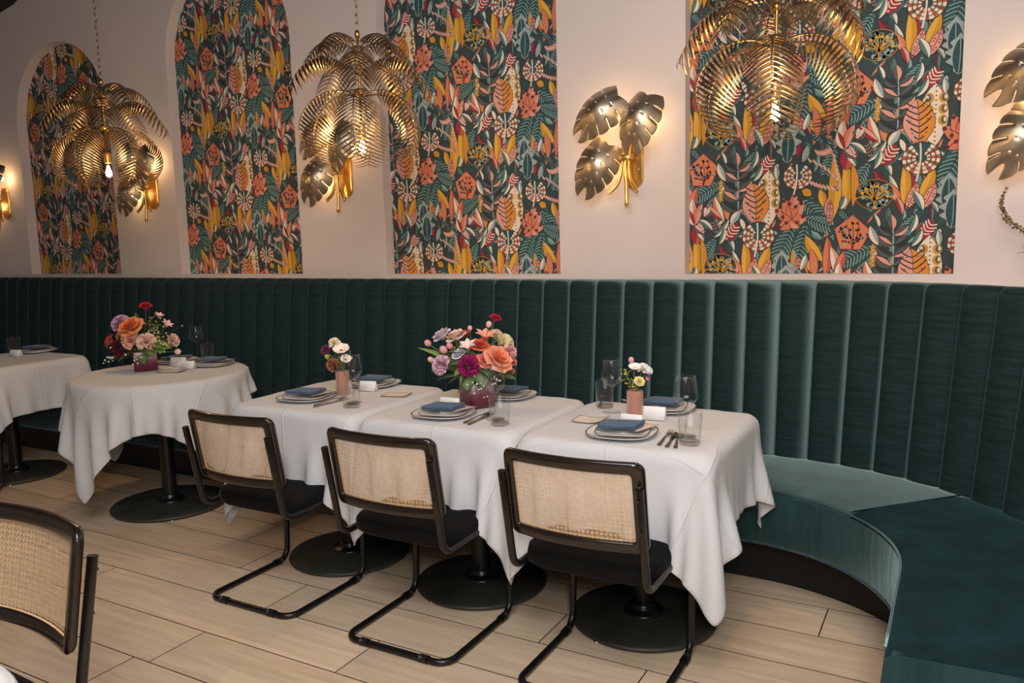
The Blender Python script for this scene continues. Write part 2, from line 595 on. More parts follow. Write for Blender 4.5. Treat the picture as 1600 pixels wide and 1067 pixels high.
def leaf(p0, p1, w, col, bend=0.0, half=None, vein=None, nv=6, vw=2.2, rib=None, fat=0.5, dots=None, ow=4.0, wavy=0):
    LAY[0] += 1
    n = 24 if wavy else 11
    pts = curve(p0, p1, bend, n)
    prof = [max(0.0, math.sin(PI * (i / n) ** fat if False else PI * ((i / n) ** (0.75 if fat < 0.5 else 1.0)))) ** 0.8 for i in range(n + 1)]
    if wavy:
        prof = [p * (1 + 0.30 * math.sin(i / n * 2 * PI * wavy)) for i, p in enumerate(prof)]
    strip(pts, [w * p + ow * min(1, 4 * p + 0.2) for p in prof], 'ink', 0)
    strip(pts, [w * p for p in prof], col, 1)
    if half: strip(pts, [w * p for p in prof], half, 2, side=1)
    if vein:
        for k in range(1, nv + 1):
            t = k / (nv + 1.5)
            i = t * n
            i0 = min(int(i), n - 1)
            fr = i - i0
            px = pts[i0][0] * (1 - fr) + pts[i0 + 1][0] * fr
            py = pts[i0][1] * (1 - fr) + pts[i0 + 1][1] * fr
            j = min(i0 + 2, n)
            dx, dy = pts[j][0] - pts[i0][0], pts[j][1] - pts[i0][1]
            l = math.hypot(dx, dy) or 1
            tx, ty = dx / l, dy / l
            ww = w * prof[i0] * 0.86
            for s in (1, -1):
                line((px, py), (px + tx * ww * 0.75 - ty * ww * s, py + ty * ww * 0.75 + tx * ww * s), vw, vein, 0.12 * s, 3, 3)
    if dots:
        for k in range(1, 7):
            i = int(k / 7 * n)
            for s in (1, -1):
                a, b = pts[max(i - 1, 0)], pts[min(i + 1, n)]
                dx, dy = b[0] - a[0], b[1] - a[1]
                l = math.hypot(dx, dy) or 1
                o = w * prof[i] * 0.55 * s
                dot((pts[i][0] - dy / l * o, pts[i][1] + dx / l * o), 5, dots, sub=3, n=6)
    if rib: strip(pts, [2.6] * len(pts), rib, 4)


R_ = random.Random(11)
# thin dark undergrowth
for k in range(120):
    x, y = R_.uniform(80, 1100), R_.uniform(0, 952)
    a = R_.uniform(-0.9, 0.9) - PI / 2
    l = R_.uniform(70, 150)
    leaf((x, y), (x + l * math.cos(a), y + l * math.sin(a)), R_.uniform(13, 24), R_.choice(['dteal', 'dteal', 'teal', 'slate', 'dteal', 'maroon']),
         R_.uniform(-.25, .25), half=R_.choice([None, 'pteal', 'cream', None, 'teal', 'coral']), vein=R_.choice([None, 'pteal', None]), nv=5, vw=2.4)
# striped teal leaves
for p0, p1, w, bd in [((330, 300), (105, 420), 66, .1), ((860, 440), (1035, 650), 74, -.1), ((880, 560), (1075, 640), 60, .05), ((830, 610), (715, 880), 76, .1),
                      ((900, 600), (840, 880), 62, -.05), ((280, 690), (180, 890), 55, .1), ((1090, 110), (1015, 300), 50, .1), ((560, 90), (470, 250), 48, 0)]:
    leaf(p0, p1, w, 'dteal', bd, vein='pteal', nv=9, vw=3.0, rib='ink')
# mustard straps
for p0, p1, w, c, h in [((1050, 620), (1065, 180), 42, 'must', 'gold'), ((125, 1000), (120, 680), 36, 'gold', 'must'), ((175, 980), (165, 690), 24, 'must', 'orange'),
                        ((900, 690), (1020, 870), 36, 'gold', 'must'), ((930, 420), (870, 380), 26, 'must', None), ((1010, 500), (985, 380), 26, 'gold', 'must'),
                        ((960, 960), (905, 860), 24, 'gold', None), ((750, 330), (800, 190), 26, 'gold', 'must'), ((820, 960), (815, 780), 26, 'orange', 'pteal')]:
    leaf(p0, p1, w, c, .12, half=h)
for p0, p1, w, c, h in [((405, 980), (300, 745), 34, 'red', 'maroon'), ((445, 985), (395, 785), 22, 'pteal', 'cream'), ((470, 990), (385, 835), 26, 'pink', 'coral'),
                        ((525, 900), (515, 770), 24, 'red', None), ((480, 990), (482, 715), 32, 'gold', 'must'), ((570, 950), (655, 755), 34, 'gold', 'must'),
                        ((125, 740), (130, 590), 46, 'red', 'rust'), ((1030, 980), (1040, 700), 32, 'coral', 'rust'), ((1110, 980), (1065, 770), 30, 'cream', 'pink'),
                        ((960, 985), (935, 780), 26, 'coral', None), ((1090, 960), (1150, 800), 28, 'coral', 'rust')]:
    leaf(p0, p1, w, c, .1, half=h)
# bird-of-paradise petals
for p0, p1, w, c, h in [((120, 600), (105, 400), 30, 'cream', 'pink'), ((125, 600), (175, 440), 26, 'coral', 'pink'), ((115, 600), (70, 480), 24, 'cream', 'red'),
                        ((120, 605), (235, 595), 24, 'pteal', 'cream'), ((120, 610), (190, 715), 22, 'teal', 'cream'), ((335, 580), (265, 395), 28, 'coral', 'cream'),
                        ((325, 560), (205, 450), 24, 'red', 'pink'), ((360, 570), (372, 385), 27, 'coral', 'orange'), ((385, 600), (455, 505), 27, 'cream', 'grey'),
                        ((1060, 600), (1045, 440), 24, 'pink', 'cream'), ((690, 250), (705, 190), 18, 'grey', 'cream')]:
    leaf(p0, p1, w, c, -.12, half=h)
# striped crimson leaves in teal cups
for p0, p1, w in [((325, 715), (430, 590), 46), ((570, 250), (665, 135), 46), ((185, 540), (215, 470), 26), ((1210, 190), (1150, 110), 26)]:
    leaf(p0, p1, w + 14, 'teal', .1)
    leaf(p0, p1, w, 'red', .1, vein='cream', nv=5, vw=4)
for p0, p1 in [((260, 690), (370, 560)), ((250, 640), (150, 560)), ((440, 690), (510, 620)), ((530, 210), (560, 90)), ((300, 740), (340, 620)), ((540, 300), (600, 190))]:
    leaf(p0, p1, 20, 'teal', .15, half='cream')
# pinnate plant
LAY[0] += 1
line((432, 570), (425, 130), 4, 'grey', .03)
for k, y in enumerate([500, 430, 360, 290, 220]):
    s = 1.0 - 0.06 * k
    for sg in (-1, 1):
        leaf((430, y), (430 + sg * 112 * s, y - 78 * s), 32 * s, 'slate', .22 * sg, half='pink' if (k + (sg > 0)) % 2 else 'ink', rib='ink')
leaf((428, 190), (415, 90), 26, 'slate', 0, half='pink')
# cream half moon leaf
leaf((655, 620), (645, 230), 84, 'cream', -.06)
for y in (320, 390, 460):
    for sg in (1, -1):
        dot((652 + sg * 40, y), 28, 'must', 34, 4); dot((652 + sg * 46, y - 2), 17, 'slate', 24, 5); dot((652 + sg * 52, y - 4), 9, 'cream', 15, 6)
for k in range(13): dot((650, 250 + k * 28), 6, 'brown', sub=6, n=6)
# calathea leaf
leaf((560, 610), (540, 315), 92, 'pink', .05, half='orange', vein='ink', nv=6, vw=4, rib='slate', dots='maroon')
# oak leaf
for q, w in [((690, 500), 40), ((715, 640), 40), ((745, 430), 40), ((822, 395), 46), ((885, 450), 34), ((905, 570), 36), ((850, 640), 34)]:
    leaf((812, 590), q, w, 'coral', 0, fat=.3, half='pink' if q[0] > 800 else None)
LAY[0] += 1
dot((805, 560), 56, 'coral', 48)
for q in [(705, 515), (725, 630), (752, 450), (822, 415), (790, 470), (850, 440), (830, 490), (870, 470), (745, 560), (880, 560), (770, 600), (840, 600)]:
    dot(q, 13, 'maroon', sub=1)
for q in [(730, 520), (780, 470), (850, 520), (860, 620), (740, 625)]:
    line((808, 575), q, 2.5, 'maroon', .1, 2, 3)
# concentric striped leaves
for cx, cy, r in [(840, 285, 92), (578, 690, 108)]:
    LAY[0] += 1
    dot((cx, cy), r * 1.08, 'ink', r * 0.98, 0, 18)
    dot((cx, cy), r, 'dteal', r * .9, 1, 18)
    for j, f in enumerate((0.92, 0.66, 0.40)):
        nn = 19
        for k in range(nn):
            a0 = PI * (-0.33 + 1.66 * k / nn); a1 = PI * (-0.33 + 1.66 * (k + 1) / nn)
            cc = ['cream', 'brown', 'cream', 'rust'][k % 4]
            pts = [(cx + r * f * math.cos(a0 + (a1 - a0) * q / 2), cy + r * f * .9 * math.sin(a0 + (a1 - a0) * q / 2)) for q in range(3)]
            strip(pts, [r * .095] * 3, cc, 2 + j * .5)
    line((cx - 8, cy - r * .9), (cx - 25, cy + r * 1.35), 5, 'cream', -.1, 5)
# chain twigs
LAY[0] += 1
for p0, p1, b in [((915, 180), (1110, 360), -.2), ((925, 330), (1090, 380), .1), ((960, 130), (1050, 120), .3), ((1070, 160), (1095, 380), -.1)]:
    pts = curve(p0, p1, b, 7)
    strip(pts, [3] * 8, 'grey', 0)
    for (x, y) in pts:
        line((x - 12, y - 18), (x + 10, y + 18), 6, 'pink', 0, 1, 1)
        dot((x, y), 5, 'cream', sub=2, n=6)
# tree-like round leaf
LAY[0] += 1
cx, cy, r = 308, 905, 116
dot((cx, cy), r * 1.03, 'must', r * .86, 0, 14); dot((cx, cy), r, 'ink', r * .83, 1, 14)
for k in range(56):
    a, q = R_.uniform(0, 2 * PI), math.sqrt(R_.uniform(.03, .85))
    dot((cx + r * q * math.cos(a), cy + r * .82 * q * math.sin(a)), R_.uniform(9, 17), R_.choice(['teal', 'pteal', 'teal', 'grey']), None, 2, 7)
line((cx, cy + 100), (cx, cy - 70), 5, 'must', 0, 3)
for k in range(7):
    a = PI + PI * (k + .5) / 7
    m_ = (cx + 60 * math.cos(a), cy + 20 + 55 * math.sin(a))
    line((cx, cy + 40), m_, 4, 'must', .1, 3, 3)
    for d in (-.25, .25):
        line(m_, (cx + 110 * math.cos(a + d), cy + 20 + 95 * math.sin(a + d)), 3, 'must', 0, 3, 2)
    dot((cx + 80 * math.cos(a + .2), cy + 20 + 75 * math.sin(a + .2)), 9, 'gold', sub=4, n=6)
# dotted rhombus leaf
LAY[0] += 1
cx, cy = 180, 205
rh = [(-112, -30), (0, -120), (112, -14), (52, 110), (-74, 104)]
for sc, cc, sb in ((1.06, 'maroon', 0), (1.0, 'coral', 1)):
    emit([(cx, cy)] + [(cx + x * sc, cy + y * sc) for x, y in rh], [(0, 1 + k, 1 + (k + 1) % 5) for k in range(5)], cc, sb)
for k in range(60):
    a, q = R_.uniform(0, 2 * PI), math.sqrt(R_.uniform(.02, .62))
    x, y = cx + 108 * q * math.cos(a), cy + 105 * q * math.sin(a)
    if k % 3: dot((x, y), R_.uniform(8, 14), R_.choice(['grey', 'orange', 'pteal', 'orange']), None, 2, 7)
    else: dot((x, y), R_.uniform(8, 11), 'maroon', None, 3, 7)
for sg in (-40, 0, 40): line((cx, cy + 110), (cx + sg, cy - 60), 2.5, 'maroon', .1, 3, 4)
# wavy grey leaves
for p0, p1, w in [((735, 1040), (740, 790), 66), ((765, 190), (770, -60), 70)]:
    leaf(p0, p1, w, 'grey', 0.05, wavy=4)
    leaf(p0, (p1[0], p1[1] + 30), w * .55, 'dteal', 0.05, dots='ink', rib='pteal')
# dotted pods and small tips
for p0, p1, w in [((500, 1010), (562, 840), 30), ((590, 1015), (665, 850), 30), ((1045, 620), (1050, 450), 20), ((860, 930), (845, 830), 20)]:
    leaf(p0, p1, w, 'pink', .08, dots='maroon', rib='red')
for k in range(6):
    LAY[0] += 0.2
    for a in range(4): dot((310 + 13 * math.cos(a * PI / 2 + k), 300 + k * 24 + 13 * math.sin(a * PI / 2 + k)), 8, 'must', None, 1, 6)
    dot((310, 300 + k * 24), 5, 'cream', None, 2, 6)
for p0, p1, w, c, h in [((870, 930), (905, 820), 20, 'cream', 'grey'), ((700, 300), (690, 200), 18, 'cream', 'pteal'), ((480, 640), (450, 560), 16, 'cream', None),
                        ((270, 200), (330, 250), 20, 'cream', 'red'), ((290, 160), (345, 290), 24, 'grey', 'cream'), ((1120, 520), (1150, 430), 24, 'teal', 'cream'),
                        ((870, 190), (900, 80), 22, 'grey', 'pteal'), ((840, 160), (850, 60), 20, 'red', 'maroon'), ((600, 70), (540, -60), 24, 'teal', 'cream'),
                        ((480, 90), (440, -20), 20, 'red', 'pink')]:
    leaf(p0, p1, w, c, .1, half=h)

tv = np.array(TV); tf = np.array(TF); tcol = np.array(TC); tl = np.array(TL)
tl = tl / tl.max()
PX = 1 / (4.447 * 342.0)       # zoom px -> metres
PITCHX, PITCHZ = TW * PX, TH * PX
tx = (tv[:, 0] - 80) * PX
tz = -tv[:, 1] * PX
ox4 = niches[3][0]
oz4 = NZB + TH * PX
for (a, b, zs) in niches:
    ctr = (a + b) / 2
    V, F, K = [], [], []
    nv = 0
    # base sheet
    n = 32
    arc = [(ctr - R_N * math.cos(PI * k / n), zs + R_N * math.sin(PI * k / n)) for k in range(n + 1)]
    base = [(a, NZB)] + arc + [(b, NZB)]
    V.append(np.array([(x, WY + ND - 0.0004, z) for x, z in base])); K.append(np.tile(np.array(BG), (len(base), 1)))
    F.append([tuple(range(len(base)))]); nv += len(base)
    i0 = int(math.floor((a - 0.25 - ox4) / PITCHX)) - 1
    i1 = int(math.ceil((b + 0.25 - ox4) / PITCHX)) + 1
    for i in range(i0, i1 + 1):
        for j in range(-2, 6):
            dx = ox4 + i * PITCHX
            dz = oz4 + j * PITCHZ - (PITCHZ / 2) * (i % 2)
            X = tx + dx
            Z = tz + dz
            tri_x = X[tf]; tri_z = Z[tf]
            topz = np.where(np.abs(tri_x - ctr) < R_N, zs + np.sqrt(np.maximum(0, R_N ** 2 - (tri_x - ctr) ** 2)), zs)
            inside = ((tri_x > a) & (tri_x < b) & (tri_z > NZB) & (tri_z < topz)).any(axis=1)
            if not inside.any(): continue
            keep = tf[inside]
            used, inv = np.unique(keep, return_inverse=True)
            Xc = np.clip(X[used], a, b)
            Zc = np.maximum(Z[used], NZB)
            rr = np.hypot(Xc - ctr, Zc - zs)
            over = (Zc > zs) & (rr > R_N)
            f = np.where(over, R_N / np.maximum(rr, 1e-6), 1)
            Xc = ctr + (Xc - ctr) * f
            Zc = np.where(over, zs + (Zc - zs) * f, Zc)
            V.append(np.stack([Xc, WY + ND - 0.0006 - 0.004 * tl[used], Zc], 1))
            K.append(tcol[used])
            F.append([tuple(t) for t in (inv.reshape(-1, 3) + nv).tolist()])
            nv += len(used)
    me = bpy.data.meshes.new('wallpaper')
    me.from_pydata(np.concatenate(V).tolist(), [], [f for l in F for f in l])
    at = me.color_attributes.new('Col', 'FLOAT_COLOR', 'POINT')
    kk = np.concatenate(K)
    at.data.foreach_set('color', np.concatenate([kk, np.ones((len(kk), 1))], 1).astype(np.float32).ravel())
    me.materials.append(MATS['print'])
    wp = link('wallpaper', me, wall_back)
    tag(wp, 'jungle leaf patterned wallpaper panel')

# ------------------------------------------------------------------ banquette bench
BC = (-0.7, -0.54)
R_IN, R_OUT = 0.575, 1.10
XB0 = -8.3
YEND = -1.05


def bpath(r, s):
    """point at radius r, path parameter s (metres measured on R_OUT): s<0 straight, then arc, then arm"""
    L = R_OUT * PI / 2
    if s <= 0: return (BC[0] + s, BC[1] + r), (0.0, 1.0)
    if s <= L:
        a = PI / 2 - s / R_OUT
        return (BC[0] + r * math.cos(a), BC[1] + r * math.sin(a)), (math.cos(a), math.sin(a))
    return (BC[0] + r, BC[1] - (s - L)), (1.0, 0.0)


SARC = R_OUT * PI / 2
SEND = SARC + (BC[1] - YEND)
bench = thing('banquette_bench', 'long teal velvet channel-back bench curving round at one end', 'bench', (-4, 0.3, 0))


def bsub(name, mb, m, smooth=True, auto=None):
    mb.v = [(x + 4, y - 0.3, z) for x, y, z in mb.v]
    return mb.build(name, m, bench, smooth, auto)


def channel(s0, s1, ztop=1.226):
    mb = MB()
    nu = 14
    rows = []
    naps = []          # sideways lie of the velvet pile
    for i in range(nu + 1):
        u = 0.5 - 0.5 * math.cos(PI * i / nu)
        s = s0 + (s1 - s0) * u
        bul = 0.036 * (1 - abs(2 * u - 1) ** 2.1) ** 0.52
        col = []
        prof = []
        for k in range(9):
            z = 0.40 + (ztop - 0.05 - 0.40) * k / 8
            prof.append((R_OUT + 0.085 * (z - 0.45) / 0.78 - bul + 0.02, z))
        rt_, zt_ = prof[-1]
        th = 0.050
        for k in range(1, 9):
            a = PI * 0.5 * k / 8
            prof.append((rt_ + th * (1 - math.cos(a)), zt_ + (0.05 - (0.036 - bul) * 0.12) * math.sin(a)))
        prof.append((rt_ + 0.08, prof[-1][1] - 0.004))
        for r, z in prof:
            (x, y), _ = bpath(r, s)
            col.append((x, y, z))
        rows.append(col)
        (xa, ya), _ = bpath(R_OUT, s - 0.001)
        (xb_, yb_), _ = bpath(R_OUT, s + 0.001)
        tl_ = math.hypot(xb_ - xa, yb_ - ya)
        naps += [((xb_ - xa) / tl_, (yb_ - ya) / tl_, 0.0)] * len(col)
    mb.grid(rows, col=naps)
    return mb


# straight channels share one mesh
CW = 0.1475
c0 = channel(-CW, 0)
c0.v = [(x - BC[0], y - 0.3, z) for x, y, z in c0.v]
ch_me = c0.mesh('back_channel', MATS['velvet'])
k = 0
while BC[0] - CW * (k + 1) > XB0:
    link('back_channel', ch_me, bench, loc=(4 + BC[0] - CW * k, 0, 0))
    k += 1
XBEND = BC[0] - CW * k
s = 0.0
CA = R_OUT * math.radians(7.2)
while s < SEND - 0.02:
    e = min(s + CA, SEND)
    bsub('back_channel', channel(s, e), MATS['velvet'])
    s = e
# thin piping in the seams
SEAM = R_OUT * math.radians(90 - 47)


def seat(s0, s1, m, name, nseg, top=0.46, bot=0.235, front=False):
    mb = MB()
    rows = []
    for i in range(nseg + 1):
        s = s0 + (s1 - s0) * i / nseg
        prof = [(R_OUT + 0.06, top - 0.03), (R_OUT + 0.015, top - 0.012), (R_OUT - 0.06, top), (R_OUT - 0.25, top + 0.006), (R_IN + 0.12, top + 0.004), (R_IN + 0.05, top),
                (R_IN + 0.022, top - 0.004)]
        for k in range(1, 5):
            a = PI / 2 * k / 5
            prof.append((R_IN + 0.022 - 0.022 * math.sin(a), top - 0.026 + 0.022 * math.cos(a)))
        if front:
            prof = [(R_IN + 0.0008, top - 0.018), (R_IN - 0.002, top - 0.05), (R_IN - 0.005, top - 0.09), (R_IN - 0.006, (top + bot) / 2), (R_IN, bot + 0.015), (R_IN + 0.012, bot), (R_IN + 0.25, bot)]
        rows.append([(*bpath(r, s)[0], z) for r, z in prof])
    mb.grid(rows)
    npf = len(rows[0])
    if s1 >= SEND - 1e-6:
        # padded end
        last = rows[-1]
        cap = [[(x, y, z) for x, y, z in last], [(x, y - 0.02, z - 0.004 if z > 0.4 else z) for x, y, z in last]]
        mb.grid(cap)
        n0 = len(mb.v)
        mb.add(cap[1], [tuple(range(npf))])
    return bsub(name, mb, m)


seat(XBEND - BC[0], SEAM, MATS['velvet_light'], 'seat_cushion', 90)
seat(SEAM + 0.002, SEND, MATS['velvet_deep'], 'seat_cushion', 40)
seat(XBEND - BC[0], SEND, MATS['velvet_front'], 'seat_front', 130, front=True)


mb = MB()
ye = YEND - 0.021
out = [(R_IN + 0.003, 0.235), (R_IN - 0.004, 0.33), (R_IN + 0.002, 0.44), (R_IN + 0.02, 0.455), (R_IN + 0.3, 0.462), (R_OUT + 0.04, 0.455), (R_OUT + 0.04, 0.235)]
mb.grid([[(BC[0] + r, ye + dy, z + dz) for r, z in out] for dy, dz in ((0.03, 0), (0.004, 0), (0, -0.004))])
mb.add([(BC[0] + r, ye, z - 0.004) for r, z in out], [tuple(range(len(out)))])
bsub('seat_end', mb, MATS['velvet_front'])


def ring(r0, s0, s1, z0, z1, n, r1=None):
    mb = MB()
    r1 = r1 or r0
    mb.grid([[(*bpath(r0, s0 + (s1 - s0) * i / n)[0], z0), (*bpath(r1, s0 + (s1 - s0) * i / n)[0], z1)] for i in range(n + 1)])
    return mb


kick = ring(0.79, XBEND - BC[0], SEND - 0.1, 0.0, 0.25, 80)
kick.grid([[(*bpath(r, SEND - 0.1)[0], 0), (*bpath(r, SEND - 0.1)[0], 0.25)] for r in (0.79, 1.2)])
bsub('toe_kick', kick, MATS['black_kick'])
bk = ring(R_OUT + 0.13, 0.02, SEND, 0.0, 1.2, 60, R_OUT + 0.20)
bk.grid([[(*bpath(r, SEND)[0], z) for r in (R_OUT - 0.02, R_OUT + 0.20)] for z in (0.0, 1.15)])
bsub('back_panel', bk, MATS['velvet_deep'])
# welt lines: piping on seat edge and along the front hem
for (r, z) in ((R_IN + 0.002, 0.4535), (R_IN + 0.006, 0.236)):
    mb = MB()
    n = 110
    mb.tube([(*bpath(r, XBEND - BC[0] + (SEND - XBEND + BC[0]) * i / n)[0], z) for i in range(n + 1)], 0.0035, 6)
    bsub('piping', mb, MATS['velvet_light'])
mb = MB()
mb.tube([(*bpath(R_IN + (R_OUT - R_IN) * i / 14, SEAM)[0], 0.4635) for i in range(15)], 0.003, 6)
bsub('piping', mb, MATS['velvet_deep'])
# plaster ledge filling the corner behind the curve
lg = MB()
nn = 40
SL0, SL1 = -0.02, SARC * 0.98
lp = [bpath(R_OUT + 0.17, SL0 + (SL1 - SL0) * i / nn)[0] for i in range(nn + 1)]
lg.grid([[(x, y, 1.196), (x, WY, 1.196)] for x, y in lp])
lg.grid([[(x, y, 1.196), (x, y, 0.0)] for x, y in lp])
lx, ly = lp[-1]
lg.add([(lx, ly, 1.196), (lx, WY, 1.196), (XR, WY, 1.196), (XR, ly, 1.196), (lx, ly, 0), (XR, ly, 0)], [(0, 1, 2, 3), (0, 3, 5, 4)])
tag(lg.build('trim_2', MATS['paint'], smooth=False), 'pale plaster ledge behind the curved bench back', kind='structure')

# ------------------------------------------------------------------ tables
TX3, TWD, TYF, TYB = -0.6427, 0.7171, -0.651, 0.0616
TYC = (TYF + TYB) / 2
ZT = 0.752


def table(name, label, loc, rb=0.275, top='square', half=0.312, rtop=0.45):
    t = thing(name, label, 'table', (loc[0], loc[1], 0))
    m = MB()
    if top == 'square':
        m.box(-half, half, -half, half, ZT - 0.04, ZT - 0.014)
    else:
        m.lathe([(0.001, ZT - 0.014), (rtop - 0.004, ZT - 0.014), (rtop - 0.001, ZT - 0.018), (rtop - 0.001, ZT - 0.04), (0.001, ZT - 0.04)], 48)
    m.build('table_top', MATS['black_wood'], t, smooth=False)
    m = MB(); m.lathe([(0.0375, 0.03), (0.0375, ZT - 0.03)], 24); m.build('column', MATS['black_metal'], t)
    m = MB()
    m.lathe([(0.001, 0.034), (0.05, 0.034), (rb * 0.7, 0.028), (rb - 0.014, 0.0235), (rb - 0.004, 0.020), (rb, 0.014), (rb - 0.004, 0.007), (rb - 0.02, 0.006), (0.001, 0.006)], 64)
    m.build('base_disc', MATS['base_iron'], t)
    m = MB(); m.lathe([(0.078, 0.030), (0.078, 0.036), (0.072, 0.043), (0.048, 0.046), (0.044, 0.052), (0.044, 0.066), (0.0375, 0.070)], 32); m.build('flange', MATS['black_metal'], t)
    for k in range(5):
        a = -1.9 + 2 * PI * k / 5
        m = MB(); m.lathe([(0.001, 0.0), (0.011, 0.0), (0.012, 0.003), (0.010, 0.007), (0.004, 0.009)], 12, center=((rb - 0.012) * math.cos(a), (rb - 0.012) * math.sin(a)))
        m.build('levelling_foot', MATS['chrome'], t)
    return t


T3 = (TX3 - TWD / 2, TYC); T2 = (TX3 - 1.5 * TWD, TYC); T1 = (TX3 - 2.5 * TWD, TYC)
TR = (-3.855, -0.16)
TFR = (-5.30, -0.205)
table('dining_table', 'square pedestal table at the curved end of the bench', T3)
table('dining_table', 'square pedestal table in the middle of the row of three', T2)
table('dining_table', 'square pedestal table next to the round table', T1)
table('round_table', 'round pedestal table with a large black disc base', (TR[0] + .02, TR[1] - .02), rb=0.31, top='round', rtop=0.43)
table('dining_table', 'square pedestal table farthest along the bench at the left edge', TFR, rb=0.285)


# ---- draped cloths: a small mass-spring fall over each table top
def drape(N, size, rot, off, collide, seed, steps=120, iters=16):
    r = np.random.default_rng(seed)
    u = np.linspace(-.5, .5, N) * size
    U, V = np.meshgrid(u, u, indexing='ij')
    c, s = math.cos(rot), math.sin(rot)
    P = np.stack([c * U - s * V + off[0], s * U + c * V + off[1], np.full_like(U, ZT + 0.003)], -1)
    P[..., 2] += r.normal(0, 0.0015, (N, N))
    h = size / (N - 1)
    vel = np.zeros_like(P)
    dt = 1 / 50.

    def con(a, b, L, k):
        d = b - a
        l = np.sqrt((d * d).sum(-1, keepdims=True)) + 1e-9
        q = d * ((l - L) / l * (0.5 * k))
        a += q
        b -= q

    rt2_ = math.sqrt(2)
    for st in range(steps):
        P0 = P.copy()
        vel[..., 2] -= 9.8 * dt
        P = P + vel * dt
        on = np.abs(P0[..., 2] - ZT) < 0.006
        for it in range(iters):
            for ofs in (0, 1):
                con(P[ofs:-1:2], P[ofs + 1::2], h, 1) if (N - ofs) % 2 == 0 else con(P[ofs:-1:2], P[ofs + 1::2][:P[ofs:-1:2].shape[0]], h, 1)
                A, B = P[:, ofs:-1:2], P[:, ofs + 1::2]
                con(A, B[:, :A.shape[1]], h, 1)
            for ofs in (0, 1):
                A, B = P[ofs:-1:2, :-1], P[ofs + 1::2, 1:]
                con(A, B[:A.shape[0]], h * rt2_, .35)
                A, B = P[ofs:-1:2, 1:], P[ofs + 1::2, :-1]
                con(A, B[:A.shape[0]], h * rt2_, .35)
            for ofs in (0, 1, 2, 3):
                A, B = P[ofs:-2:4], P[ofs + 2::4]
                n_ = min(A.shape[0], B.shape[0]); con(A[:n_], B[:n_], 2 * h, .22)
                A, B = P[:, ofs:-2:4], P[:, ofs + 2::4]
                n_ = min(A.shape[1], B.shape[1]); con(A[:, :n_], B[:, :n_], 2 * h, .22)
            collide(P)
        # friction on the table top
        top = (P[..., 2] <= ZT + 0.004) & on
        P[..., 0] = np.where(top, P0[..., 0] * .92 + P[..., 0] * .08, P[..., 0])
        P[..., 1] = np.where(top, P0[..., 1] * .92 + P[..., 1] * .08, P[..., 1])
        vel = (P - P0) / dt * (0.985 if st < steps * .7 else 0.9)
    return P


def box_collider(a, b):
    def f(P):
        x, y, z = P[..., 0], P[..., 1], P[..., 2]
        px, py, pz = a - np.abs(x), b - np.abs(y), ZT - z
        ins = (px > 0) & (py > 0) & (pz > 0)
        t = ins & (pz <= px) & (pz <= py)
        sx = ins & ~t & (px <= py)
        sy = ins & ~t & ~sx
        P[..., 2] = np.where(t, ZT, z)
        P[..., 0] = np.where(sx, np.sign(x) * a, x)
        P[..., 1] = np.where(sy, np.sign(y) * b, y)
    return f


def cyl_collider(R):
    def f(P):
        x, y, z = P[..., 0], P[..., 1], P[..., 2]
        rr = np.hypot(x, y) + 1e-9
        pr, pz = R - rr, ZT - z
        ins = (pr > 0) & (pz > 0)
        t = ins & (pz <= pr)
        sd = ins & ~t
        P[..., 2] = np.where(t, ZT, z)
        k = np.where(sd, R / rr, 1)
        P[..., 0] = x * k
        P[..., 1] = y * k
    return f


def cloth(P, name, label, loc, squeeze=()):
    P = P.copy()
    N = P.shape[0]
    for sg, lim, slim in squeeze:
        x = P[..., 0] * sg
        low = P[..., 2] < ZT - 0.002
        P[..., 0] = np.where(x > lim, sg * (lim + slim * np.tanh((x - lim) / (3 * slim))), P[..., 0])
    mb = MB()
    mb.grid(P.tolist())
    me = mb.mesh(name, MATS['linen'])
    uv = me.uv_layers.new(name='UVMap')
    li = np.empty(len(me.loops), dtype=np.int32)
    me.loops.foreach_get('vertex_index', li)
    uvs = np.stack([(li // N) / (N - 1), (li % N) / (N - 1)], 1).astype(np.float32)
    uv.data.foreach_set('uv', uvs.ravel())
    o = link(name, me, loc=(loc[0], loc[1], 0))
    sd = o.modifiers.new('smooth', 'SUBSURF')
    sd.levels = 1; sd.render_levels = 1
    sl = o.modifiers.new('thick', 'SOLIDIFY')
    sl.thickness = 0.0014
    sl.offset = 1
    return tag(o, label, 'tablecloth')


NCL = 54
ca = drape(NCL, 1.19, 0.0, (0.0, -0.01), box_collider(0.352, 0.352), 3)
cloth(ca, 'tablecloth', 'white tablecloth on the table nearest the curved bench end', T3, [(-1, 0.353, 0.006)])
cb = drape(NCL, 1.19, 0.02, (0.01, -0.005), box_collider(0.352, 0.352), 5)
cloth(cb, 'tablecloth', 'white tablecloth under the large bouquet on the middle table', T2, [(-1, 0.353, 0.004), (1, 0.353, 0.004)])
cc_ = drape(NCL, 1.20, -0.02, (-0.01, 0.0), box_collider(0.352, 0.352), 8)
cloth(cc_, 'tablecloth', 'white tablecloth on the row table beside the round table', T1, [(1, 0.353, 0.004)])
cr = drape(NCL, 1.26, math.radians(43), (-0.02, -0.05), cyl_collider(0.465), 12, steps=140)
cloth(cr, 'tablecloth', 'white square cloth with long pointed corner on the round table', TR)
cf = drape(NCL, 1.20, 0.0, (0.0, 0.0), box_collider(0.352, 0.352), 15)
cloth(cf, 'tablecloth', 'white tablecloth on the farthest table at the left edge', TFR)
FGT = (-1.685, -2.69)
table('dining_table', 'square pedestal table mostly out of view in the lower left corner', FGT)
cloth(cb[::-1], 'tablecloth', 'sliver of white tablecloth in the lower left corner', FGT)


